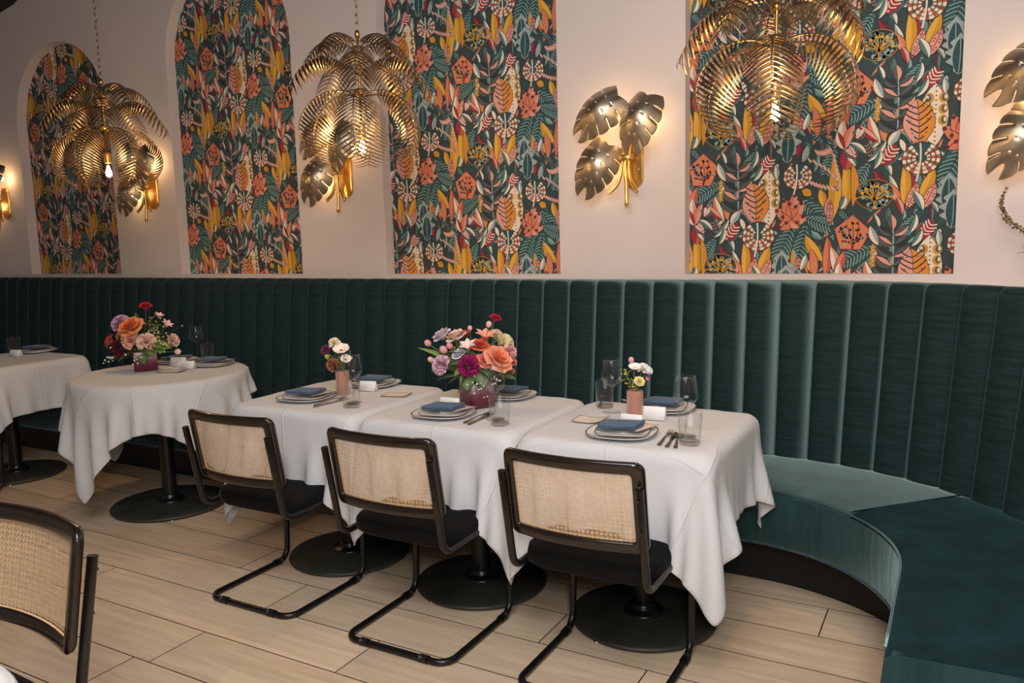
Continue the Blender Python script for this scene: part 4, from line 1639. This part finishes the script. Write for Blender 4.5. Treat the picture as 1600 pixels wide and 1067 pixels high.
def setting(x, y, rz, where, nap=0, menu=True, off=(0.012, 0.008)):
    plate('dinner_plate', 'dark rimmed white dinner plate, ' + where, PLATE_BIG, PLATE_BIG_RIM, (x, y, ZTAB), rz, 'dinner plates')
    c, s = math.cos(rz), math.sin(rz)
    ox, oy = c * off[0] - s * off[1], s * off[0] + c * off[1]
    plate('side_plate', 'small white side plate, ' + where, PLATE_SM, PLATE_SM_RIM, (x + ox * .4, y + oy * .4, ZTAB + 0.0085), rz + 0.12, 'side plates')
    if menu:
        menu_card('gold edged card under napkin, ' + where, (x + ox * .8 + c * 0.03, y + oy * .8 + s * 0.03 + 0.02, ZTAB + 0.0225), rz - 0.35, 0.004, 0.11, 0.13)
    place('napkin', NAPS[nap], 'folded slate blue napkin, ' + where, 'napkin', (x - 0.006, y + 0.004, ZTAB + (0.0285 if menu else 0.0225)), rz + 0.08, 'folded blue napkins')


W_S = ['front setting nearest the curved bench end', 'bench-side setting nearest the curved end', 'front setting on the middle table', 'bench-side setting behind the large bouquet',
       'front setting on the row table beside the round one', 'bench-side setting on the row table beside the round one', 'right-hand setting on the round table',
       'rear setting behind the square vase on the round table', 'only setting on the farthest table']
setting(-1.005, -0.491, 0.10, W_S[0], 0)
setting(-1.000, -0.055, 0.05 + PI, W_S[1], 1)
setting(-1.756, -0.474, 0.10, W_S[2], 1)
setting(-1.700, -0.060, 0.0 + PI, W_S[3], 2)
setting(-2.511, -0.440, 0.12, W_S[4], 2)
setting(-2.440, -0.055, 0.05 + PI, W_S[5], 0)
setting(-3.760, 0.110, 0.4, W_S[6], 1)
setting(-4.060, 0.110, 0.2, W_S[7], 2, menu=False)
setting(-5.440, 0.080, 0.1, W_S[8], 0)

tumbler('clear tumbler in front of the nearest wine glass by the curved end', -0.755, -0.525)
wine_glass('wine glass just behind the front tumbler near the curved end', -0.800, -0.425)
tumbler('clear tumbler on the bench side left of the small pink vase', -1.232, -0.101)
wine_glass('wine glass on the bench side left of the small pink vase', -1.172, -0.172)
tumbler('clear tumbler right of the bouquet vase on the middle table', -1.470, -0.531)
wine_glass('wine glass half hidden beside the large bouquet', -1.535, -0.455)
tumbler('clear tumbler in front of the small vase near the round table', -2.203, -0.501)
wine_glass('wine glass in front of the white anemones', -2.262, -0.415)
wine_glass('wine glass on the bench side left of the white anemones', -2.545, -0.150)
tumbler('clear tumbler on the bench side behind the anemone vase', -2.600, -0.050)
wine_glass('wine glass on the round table', -4.02, 0.225)
tumbler('clear tumbler on the round table', -3.905, 0.205)
tumbler('clear tumbler beside the flowers on the farthest table', -5.50, -0.030)


def name_card(label, x, y, rz, sc=1.0, rnd=None):
    o = place('name_card', CARD, label, 'card', (x, y, ZTAB), rz, 'white tent name cards')
    o.scale = (sc, sc, sc)


name_card('white tent card behind the front plate nearest the curved end', -1.02, -0.355, 0.05, 1.0)
name_card('larger white tent card right of the small pink vase', -0.985, -0.225, 0.10, 1.15)
name_card('white tent card in front of the bouquet vase', -1.80, -0.365, 0.05, 1.1)
name_card('white tent card behind the tumbler near the anemones', -2.38, -0.175, 0.2, 1.05)
name_card('white tent card in front of the right setting on the round table', -3.79, -0.03, 0.35, 1.0)
name_card('white tent card right of the square vase on the round table', -3.92, 0.01, 0.3, 1.2)
name_card('white tent card on the farthest table', -5.36, -0.10, 0.3, 1.0)

menu_card('pale gold edged card lying left of the small pink vase', (-1.19, -0.335, ZTAB), 0.05, 0.012, 0.12, 0.10)
menu_card('pale gold edged card lying right of the anemone vase', (-2.19, -0.21, ZTAB), 0.25, 0.002, 0.12, 0.09)
menu_card('pale gold edged card lying beside the round table vase', (-3.79, -0.135, ZTAB), 0.4, 0.006, 0.14, 0.09)


def flat(name, me, label, x, y, rz, dz=0.0):
    place(name, me, label, 'cutlery', (x, y, ZTAB + dz), rz, 'table cutlery')


flat('fork', FORK, 'fork right of the front plate nearest the curved end', -0.852, -0.485, 0.10)
flat('knife', KNIFE, 'knife right of the front plate nearest the curved end', -0.828, -0.490, 0.16)
flat('spoon', SPOON, 'spoon right of the front plate nearest the curved end', -0.806, -0.498, 0.24)
flat('fork', FORK, 'fork right of the front plate on the middle table', -1.604, -0.470, -0.02)
flat('knife', KNIFE, 'knife right of the front plate on the middle table', -1.583, -0.475, 0.05)
flat('fork', FORK, 'fork right of the front plate beside the round table', -2.365, -0.45, -0.05)
flat('knife', KNIFE, 'knife right of the front plate beside the round table', -2.345, -0.46, -0.10)
flat('spoon', SPOON, 'spoon on the bench side behind the small pink vase', -1.150, -0.005, 0.9)
flat('fork', FORK, 'fork on the bench side behind the small pink vase', -1.285, -0.005, 0.3)

# ------------------------------------------------------------------ flowers
def lerp3(a, b, t): return tuple(a[i] + (b[i] - a[i]) * t for i in range(3))


def petal_into(m, M, w, l, open_, cup, ca, cb, curl=0.3, pointy=0.0, n=4, k=4):
    """petal from the origin, initially upright, opening outwards (+x); open_ in radians from vertical"""
    pts, cols = [], []
    x = z = 0.0
    prevv = 0.0
    for j in range(n + 1):
        v = j / n
        ang = open_ * (0.35 + 0.65 * v) + curl * v * v
        if j:
            x += l / n * math.sin(ang); z += l / n * math.cos(ang)
        wd = w * (math.sin(PI * (0.10 + 0.62 * v)) if pointy == 0 else math.sin(PI * min(0.999, 0.12 + 0.88 * v)) ** 0.8 + 0.02)
        row = []
        for i in range(k + 1):
            u = -1 + 2 * i / k
            cu = cup * u * u * wd
            nxx, nzz = -math.cos(ang), math.sin(ang)
            row.append(M @ Vector((x + nxx * cu, wd * u, z + nzz * cu)))
        pts.append(row)
        cols += [lerp3(ca, cb, v)] * (k + 1)
    m.grid(pts, col=cols)


def dirmat(loc, d, s=1.0, twist=0.0):
    d = Vector(d).normalized()
    q = Vector((0, 0, 1)).rotation_difference(d)
    return Matrix.Translation(Vector(loc)) @ q.to_matrix().to_4x4() @ Matrix.Rotation(twist, 4, 'Z') @ Matrix.Scale(s, 4)


def rose(M, ca, cb, layers=((3, .10, .55), (4, .28, .7), (5, .55, .85), (5, .85, 1.0), (6, 1.2, 1.05)), r=random):
    m = MB()
    for li, (n, op, sz) in enumerate(layers):
        for k in range(n):
            a = 2 * PI * (k + 0.5 * (li % 2)) / n + r.uniform(-.2, .2)
            f = li / max(1, len(layers) - 1)
            petal_into(m, M @ Matrix.Rotation(a, 4, 'Z') @ Matrix.Translation((0.03 + 0.05 * f, 0, -0.28 * f)), 0.50 * sz, 0.85 * sz, op, 0.5 - 0.25 * f, lerp3(ca, cb, f * .8), lerp3(ca, cb, min(1, f * .8 + .25)), 0.25 + .4 * f)
    return m


def ranunculus(M, ca, cb, r=random):
    return rose(M, ca, cb, ((4, .02, .45), (5, .12, .55), (6, .25, .65), (7, .42, .75), (7, .65, .82), (7, .95, .85)), r)


def dahlia(M, ca, cb, n=110, r=random):
    m = MB()
    for i in range(n):
        z = 1 - 1.35 * (i + .5) / n
        a = 2.39996 * i
        d = Vector((math.sqrt(max(0, 1 - z * z)) * math.cos(a), math.sqrt(max(0, 1 - z * z)) * math.sin(a), z * 0.85))
        D = M @ dirmat(d * 0.40, d, 1.0, r.uniform(0, 6))
        petal_into(m, D, 0.16, 0.55, 0.12, 0.9, ca, cb, 0.2, 0, 2, 2)
    return m


def star(M, ca, cb, n=6, op=0.95, w=0.22, l=0.95, centre=None, pointy=1, r=random):
    m = MB()
    for k in range(n):
        petal_into(m, M @ Matrix.Rotation(2 * PI * k / n + r.uniform(-.08, .08), 4, 'Z'), w * r.uniform(.9, 1.1), l, op, 0.25, ca, cb, 0.35, pointy, 4, 3)
    if centre:
        b = MB(); b.ball((0, 0, 0.08), 0.24, seg=10, rings=6, sz=.6)
        m.add([M @ Vector(v) for v in b.v], b.f, centre)
    return m


def bud(M, ca):
    m = MB()
    b = MB(); b.ball((0, 0, 0), 1.0, seg=10, rings=7, sz=1.15)
    m.add([M @ Vector(v) for v in b.v], b.f, [lerp3(ca, (0.9, 0.8, 0.7), max(0, v[2]) * .15) for v in b.v])
    return m


def carnation(M, ca, cb, r=random):
    m = MB()
    for i in range(34):
        z = 1 - 0.95 * (i + .5) / 34
        a = 2.39996 * i
        d = Vector((math.sqrt(1 - z * z) * math.cos(a), math.sqrt(1 - z * z) * math.sin(a), z))
        petal_into(m, M @ dirmat(d * 0.15, d, 1, r.uniform(0, 6)), 0.32, 0.8, 0.1, r.uniform(-.6, .6), ca, cb, r.uniform(-.3, .4), 0, 3, 3)
    return m


GREEN = [srgb(62, 92, 40), srgb(84, 116, 52), srgb(50, 76, 38), srgb(110, 134, 64)]


def leaf_mesh(p0, p1, w, col, droop=0.2, r=random):
    m = MB()
    a, b = Vector(p0), Vector(p1)
    d = b - a
    L = d.length
    side = d.cross(Vector((0, 0, 1)))
    side = side.normalized() if side.length > 1e-5 else Vector((1, 0, 0))
    side = Matrix.Rotation(r.uniform(-.7, .7), 3, d.normalized()) @ side
    nrm = side.cross(d.normalized())
    rows, cols = [], []
    for i in range(8):
        t = i / 7
        p = a + d * t + Vector((0, 0, droop * L * (t - t * t) * 1.6))
        ww = w * (math.sin(PI * (0.06 + 0.94 * t)) ** 0.8 + 0.0) if t < 1 else 0.0003
        rows.append([p - side * ww + nrm * ww * .3, p, p + side * ww + nrm * ww * .3])
        cols += [lerp3(col, (1, 1, 1), .04), lerp3(col, (1, 1, .6), .12), lerp3(col, (0, 0, 0), .1)]
    m.grid(rows, col=cols)
    return m


RIGHT = Vector((cy_, sy_, 0))
TOCAM = Vector((sy_, -cy_, 0))
UPV = Vector((0, 0, 1))


def bouquet(name, label, base, vase_h, k, vase_builder, blooms, leaves, sprigs, seed, mouth=0.03):
    """blooms: (kind, dx, dy, depth, radius, colourA, colourB) measured sideways, up and towards the room from the vase mouth, in units of k metres"""
    r = random.Random(seed)
    t = thing(name, label, 'flowers', (base[0], base[1], ZTAB), 0)
    vase_builder(t)
    top = Vector((0, 0, vase_h))
    for (kind, dx, dy, dep, rad, ca, cb) in blooms:
        p = top + RIGHT * dx * k + UPV * dy * k + TOCAM * dep * k
        d = (p - top) * 1.0 + UPV * 6 * k + TOCAM * 14 * k
        R = rad * k * (1.35 if kind != 'bud' else 0.95)
        A, B = srgb(*ca), srgb(*cb)
        M = dirmat(p, d, R, r.uniform(0, 6))
        if kind == 'rose': mb = rose(M, A, B, r=r)
        elif kind == 'ranunculus': mb = ranunculus(M, A, B, r)
        elif kind == 'dahlia': mb = dahlia(M, A, B, r=r)
        elif kind == 'lily': mb = star(M, A, B, 6, r=r)
        elif kind == 'daisy': mb = star(M, A, B, 14, 1.35, 0.17, 1.0, srgb(226, 176, 40), 0, r)
        elif kind == 'anemone': mb = star(M, A, B, 8, 1.2, 0.36, 0.95, srgb(70, 40, 40), 0, r)
        elif kind == 'carnation': mb = carnation(M, A, B, r)
        else: mb = bud(M, A)
        o = mb.build(kind, MATS['petals'], t)
        st = MB()
        q0 = Vector((r.uniform(-mouth, mouth), r.uniform(-mouth, mouth), vase_h * 0.45))
        q1 = Vector((q0.x * .8, q0.y * .8, vase_h))
        dn = Vector(d).normalized()
        pe = p - dn * R * 0.25
        path = [bez([tuple(q0), tuple(q1 + UPV * 0.02), tuple(pe - dn * R * 2.0), tuple(pe)], i / 8) for i in range(9)]
        st.tube(path, 0.0016 if R > 0.01 else 0.0011, 5, col=GREEN[3])
        st.build('stem', MATS['greens'], t)
    for (dx0, dy0, dx1, dy1, dep, w) in leaves:
        p0 = top + RIGHT * dx0 * k + UPV * dy0 * k + TOCAM * dep * k * .7
        p1 = top + RIGHT * dx1 * k + UPV * dy1 * k + TOCAM * dep * k
        leaf_mesh(p0, p1, w * k * 1.3, r.choice(GREEN), 0.18, r).build('leaf', MATS['greens'], t)
    for (dx, dy, dep, n, spread, col) in sprigs:
        m = MB()
        c0 = top + UPV * 0.0
        c1 = top + RIGHT * dx * k + UPV * dy * k + TOCAM * dep * k
        m.tube([c0, c0.lerp(c1, .5) + UPV * .01, c1], 0.0012, 5, col=GREEN[1])
        for i in range(n):
            e = c1 + Vector((r.gauss(0, 1), r.gauss(0, 1), r.gauss(0, 1))) * spread * k * 0.55
            m.tube([c0.lerp(c1, r.uniform(.6, 1)), e], 0.0006, 4, col=GREEN[3])
            b = MB(); b.ball(tuple(e), r.uniform(1.0, 1.7) * k, seg=6, rings=4)
            m.add(b.v, b.f, srgb(*col))
        m.build('sprig', MATS['greens'], t)
    return t


def ombre_material():
    m = bpy.data.materials.new('ombre_vase')
    m.use_nodes = True
    nt = m.node_tree
    b = nt.nodes['Principled BSDF']
    b.inputs['Roughness'].default_value = 0.35
    tc = nt.nodes.new('ShaderNodeTexCoord')
    sp = nt.nodes.new('ShaderNodeSeparateXYZ')
    nt.links.new(tc.outputs['Object'], sp.inputs[0])
    mr = nt.nodes.new('ShaderNodeMapRange')
    mr.inputs['From Min'].default_value = 0.0; mr.inputs['From Max'].default_value = 0.10
    nt.links.new(sp.outputs['Z'], mr.inputs['Value'])
    cr = nt.nodes.new('ShaderNodeValToRGB')
    e = cr.color_ramp.elements
    e[0].position = 0.25; e[0].color = (*srgb(92, 34, 52), 1)
    e[1].position = 0.95; e[1].color = (*srgb(176, 150, 152), 1)
    e2 = cr.color_ramp.elements.new(0.55); e2.color = (*srgb(112, 52, 70), 1)
    nt.links.new(mr.outputs['Result'], cr.inputs['Fac'])
    nt.links.new(cr.outputs['Color'], b.inputs['Base Color'])
    MATS['ombre_vase'] = m


ombre_material()


def square_vase(rot, side=0.098, h=0.098):
    def f(t):
        m = MB()
        rows = []
        for r_, z in ((0.001, 0), (side / 2 - 0.004, 0), (side / 2, 0.004), (side / 2, h - 0.003), (side / 2 - 0.002, h), (side / 2 - 0.005, h - 0.003), (side / 2 - 0.005, 0.01), (0.001, 0.01)):
            row = []
            for k in range(48):
                a = 2 * PI * k / 48
                c, s = math.cos(a), math.sin(a)
                ff = (abs(c) ** 12 + abs(s) ** 12) ** (-1 / 12)
                x, y = r_ * ff * c, r_ * ff * s
                row.append((x * math.cos(rot) - y * math.sin(rot), x * math.sin(rot) + y * math.cos(rot), z))
            rows.append(row)
        m.grid(rows, closev=True)
        m.build('vase', MATS['ombre_vase'], t)
    return f


mat('water', srgb(120, 92, 60), 0.3)


def rib_vase(t):
    m = MB()
    h, R = 0.108, 0.029
    rows = []
    for i in range(19):
        z = h * i / 18
        rows.append([((R + 0.0028 * math.cos(12 * a + (1 if i % 2 else 0) * PI)) * math.cos(a), (R + 0.0028 * math.cos(12 * a + (1 if i % 2 else 0) * PI)) * math.sin(a), z) for a in [2 * PI * k / 48 for k in range(48)]])
    m.grid(rows, closev=True)
    m.lathe([(R - 0.003, h), (R - 0.0035, 0.006), (0.001, 0.005)], 32)
    m.build('vase', MATS['pink_frost'], t)


def frost_material():
    m = bpy.data.materials.new('pink_frost')
    m.use_nodes = True
    nt = m.node_tree
    b = nt.nodes['Principled BSDF']
    b.inputs['Base Color'].default_value = (*srgb(236, 184, 162), 1)
    b.inputs['Roughness'].default_value = 0.12
    b.inputs['Transmission Weight'].default_value = 0.6
    b.inputs['IOR'].default_value = 1.2
    MATS['pink_frost'] = m


frost_material()

CRIM = ((150, 16, 44), (206, 40, 74))
bouquet('flower_arrangement', 'large pink and peach bouquet in a square burgundy vase, middle table', (-1.725, -0.275), 0.105, 0.0026, square_vase(1.1, 0.112, 0.105),
        [('ranunculus', 32, 98, 4, 11, *CRIM), ('bud', 22, 90, 6, 5, (226, 186, 178), (226, 186, 178)), ('rose', -52, 72, -4, 14, (206, 190, 200), (226, 214, 220)),
         ('rose', -30, 70, 0, 15, (236, 196, 180), (240, 214, 204)), ('lily', -14, 70, 2, 12, (150, 56, 44), (186, 92, 76)), ('lily', 14, 64, 8, 19, (226, 110, 70), (240, 190, 170)),
         ('rose', 7, 57, 14, 13, (196, 62, 32), (226, 120, 80)), ('carnation', 44, 58, 2, 13, (226, 208, 140), (238, 224, 186)), ('carnation', 30, 68, -4, 11, (206, 170, 130), (226, 200, 170)),
         ('lily', -10, 52, 16, 16, (240, 206, 196), (244, 222, 216)), ('dahlia', -53, 28, 12, 13, (206, 150, 176), (232, 190, 204)), ('dahlia', -10, 28, 26, 14, (128, 14, 74), (176, 32, 104)),
         ('rose', 34, 36, 22, 21, (236, 116, 66), (240, 170, 136)), ('rose', 14, 34, 20, 13, (232, 110, 86), (240, 150, 130)), ('carnation', 52, 46, 8, 10, (214, 130, 140), (236, 184, 186)),
         ('ranunculus', 58, 30, 10, 8, (200, 96, 96), (226, 150, 146)), ('ranunculus', 56, 16, 8, 6, (196, 84, 90), (226, 140, 140)), ('bud', -75, 62, 0, 5.5, (222, 150, 148), (1, 1, 1)),
         ('bud', -50, 52, 8, 6.5, (226, 160, 158), (1, 1, 1)), ('bud', -40, 58, 10, 5.5, (222, 140, 146), (1, 1, 1)), ('bud', -71, 36, 2, 5, (220, 180, 156), (1, 1, 1)),
         ('bud', -8, 84, 0, 4, (226, 180, 172), (1, 1, 1)), ('rose', -26, 44, 10, 10, (210, 202, 214), (226, 222, 230))],
        [(-10, 2, -60, 48, -2, 8), (-12, 8, -92, 54, -6, 5), (-10, 6, -64, 4, 12, 8), (-14, 12, -46, -2, 20, 8), (-8, 12, -30, -16, 28, 8), (-10, 20, -14, -10, 30, 10), (6, 20, 12, -6, 34, 9),
         (14, 12, 34, -8, 26, 10), (0, 30, -40, 30, 24, 11), (-4, 30, -34, 12, 26, 9), (20, 40, 40, 70, 6, 9), (24, 10, 62, 2, 8, 8), (4, 40, -44, 48, 10, 8), (-20, 30, -36, 70, 4, 7), (0, 30, 24, 6, 30, 10),
         (-5, 20, -22, 2, 30, 8), (-30, 20, -70, 18, 6, 8), (10, 20, 50, 14, 14, 10)],
        [(4, -4, 32, 22, 14, (240, 236, 226)), (-26, 52, 12, 12, 12, (200, 196, 130)), (30, 10, 24, 12, 12, (232, 226, 210))], 21)

bouquet('flower_arrangement', 'peach rose bouquet in a square burgundy vase, round table', (-3.985, -0.155), 0.098, 0.00355, square_vase(0.95, 0.122, 0.108),
        [('ranunculus', 8, 72, 2, 11, *CRIM), ('dahlia', -33, 46, 0, 12, (178, 128, 168), (212, 168, 200)), ('rose', -11, 40, 14, 18, (206, 60, 30), (240, 160, 104)),
         ('rose', -50, 20, 6, 10, (190, 48, 34), (222, 104, 84)), ('dahlia', -30, 10, 12, 12, (60, 8, 20), (104, 16, 36)), ('carnation', -10, 22, 20, 12, (222, 140, 110), (236, 190, 164)),
         ('carnation', 13, 18, 20, 12, (226, 180, 160), (240, 212, 196)), ('carnation', 46, 18, 4, 9, (230, 180, 166), (240, 208, 196)), ('lily', 36, 40, 0, 11, (226, 170, 170), (236, 200, 196)),
         ('lily', 25, 54, -2, 9, (220, 160, 150), (236, 206, 200)), ('bud', 52, 0, 0, 5, (236, 200, 190), (1, 1, 1)), ('rose', -30, 30, 10, 8, (206, 110, 90), (226, 150, 130))],
        [(-6, 4, -50, -4, 8, 7), (-4, 4, -36, -12, 16, 6), (4, 4, 8, -16, 22, 8), (10, 6, 38, 0, 10, 7), (8, 10, 46, 6, 6, 8), (0, 30, 24, 60, -4, 6), (-10, 30, -12, 64, -4, 7), (-10, 10, -56, 8, 6, 7),
         (8, 16, 32, 26, 6, 7), (-6, 10, -22, -8, 20, 7), (4, 8, 22, -4, 20, 7), (0, 20, 30, 44, 0, 7)],
        [(28, 26, 8, 34, 20, (216, 206, 140)), (-46, -4, 10, 20, 14, (236, 232, 220)), (38, 10, 8, 18, 12, (226, 214, 150)), (-2, -6, 22, 12, 10, (236, 232, 214)), (14, 50, -4, 12, 10, (176, 140, 110))], 33)

bouquet('bud_vase', 'small pink ribbed vase with daisy near the curved end', (-1.050, -0.243), 0.108, 0.00225, rib_vase,
        [('daisy', -1, 38, 6, 9, (244, 242, 236), (246, 244, 240)), ('bud', -6, 51, 0, 5, (222, 156, 164), (1, 1, 1)), ('carnation', 13, 34, 0, 9, (240, 232, 222), (246, 240, 236)),
         ('lily', 17, 18, 6, 5, (222, 84, 104), (232, 120, 134)), ('rose', 6, 16, 8, 8, (226, 206, 110), (238, 226, 170)), ('carnation', 20, 30, -4, 8, (236, 228, 222), (246, 240, 236))],
        [(0, 0, -8, 22, 4, 3), (0, 0, 8, 12, 8, 3)],
        [(-18, 28, 2, 16, 9, (196, 186, 90)), (-10, 14, 8, 14, 9, (190, 160, 80)), (-4, 10, 10, 8, 7, (206, 190, 110))], 41, mouth=0.012)

bouquet('bud_vase', 'small pink ribbed vase with white anemones near the round table', (-2.43, -0.29), 0.108, 0.0028, rib_vase,
        [('anemone', 2, 32, 8, 12, (240, 230, 214), (244, 236, 224)), ('carnation', -10, 44, 0, 8, (232, 220, 190), (240, 230, 206)), ('anemone', 8, 18, 8, 8, (240, 230, 210), (244, 236, 222)),
         ('dahlia', -24, 34, 0, 7, (104, 40, 60), (136, 60, 84)), ('carnation', -12, 10, 6, 9, (130, 70, 50), (170, 110, 80)), ('bud', -22, 24, 4, 4, (206, 186, 90), (1, 1, 1))],
        [(0, 0, -14, 24, 4, 3), (0, 0, -4, 20, 8, 3), (0, 0, 8, 10, 10, 3)],
        [(-16, 20, 4, 14, 9, (150, 150, 80)), (-6, 6, 8, 14, 8, (150, 90, 70)), (0, 24, 0, 10, 7, (170, 160, 90))], 43, mouth=0.012)

bouquet('bud_vase', 'small pink ribbed vase with white blooms at the left edge', (-5.49, -0.20), 0.108, 0.0045, rib_vase,
        [('anemone', 5, 14, 6, 6, (236, 226, 200), (240, 232, 214)), ('carnation', 2, 24, 0, 5, (216, 200, 110), (232, 220, 160)), ('carnation', -8, 12, 2, 6, (230, 200, 190), (240, 220, 212)), ('bud', 10, 4, 4, 2, (160, 110, 70), (1, 1, 1))],
        [(0, 0, 12, 6, 4, 2), (0, 0, -8, 12, 4, 3)], [(4, 4, 4, 10, 5, (170, 150, 80))], 47, mouth=0.012)

# ------------------------------------------------------------------ dried stalk arrangement on the ledge, mostly beyond the right edge
t = thing('dried_arrangement', 'curved dried seed stalk cut off by the right edge above the bench', 'flowers', (0.36, 0.66, 1.196))
m = MB(); m.lathe([(0.001, 0), (0.045, 0), (0.055, 0.02), (0.06, 0.06), (0.045, 0.11), (0.025, 0.14), (0.028, 0.155), (0.022, 0.15), (0.001, 0.1)], 28)
m.build('vase', MATS['brass_aged'], t)
m = MB()
ctrl = [(0.0, 0.0, 0.13), (-0.06, -0.02, 0.18), (-0.30, -0.06, 0.24), (-0.225, -0.07, 0.385)]
path = [bez(ctrl, i / 30) for i in range(31)]
m.tube(path, [0.004 - 0.0001 * i for i in range(31)], 6, col=srgb(104, 92, 50))
rr_ = random.Random(5)
for i in range(9, 31):
    p = path[i]
    w_ = 0.012 * (1 - max(0, (i - 20)) / 13)
    for k_ in range(9):
        d = Vector((rr_.gauss(0, 1), rr_.gauss(0, 1), rr_.gauss(0, 1))).normalized()
        b = MB(); b.ball(tuple(p + d * w_), 0.0036, seg=6, rings=4)
        m.add(b.v, b.f, srgb(*rr_.choice([(120, 104, 56), (92, 78, 40), (156, 136, 84)])))
m.build('seed_stalk', MATS['greens'], t)
m = MB()
for i in range(12):
    e = (-0.165 + rr_.uniform(-.02, .05), -0.06 + rr_.uniform(-.02, .02), 0.155 + rr_.uniform(-.02, .02))
    m.tube([(0.0, 0.0, 0.12), (-0.06, -0.03, 0.16), e], 0.0009, 4, col=srgb(104, 92, 70))
m.build('dry_grass', MATS['greens'], t)
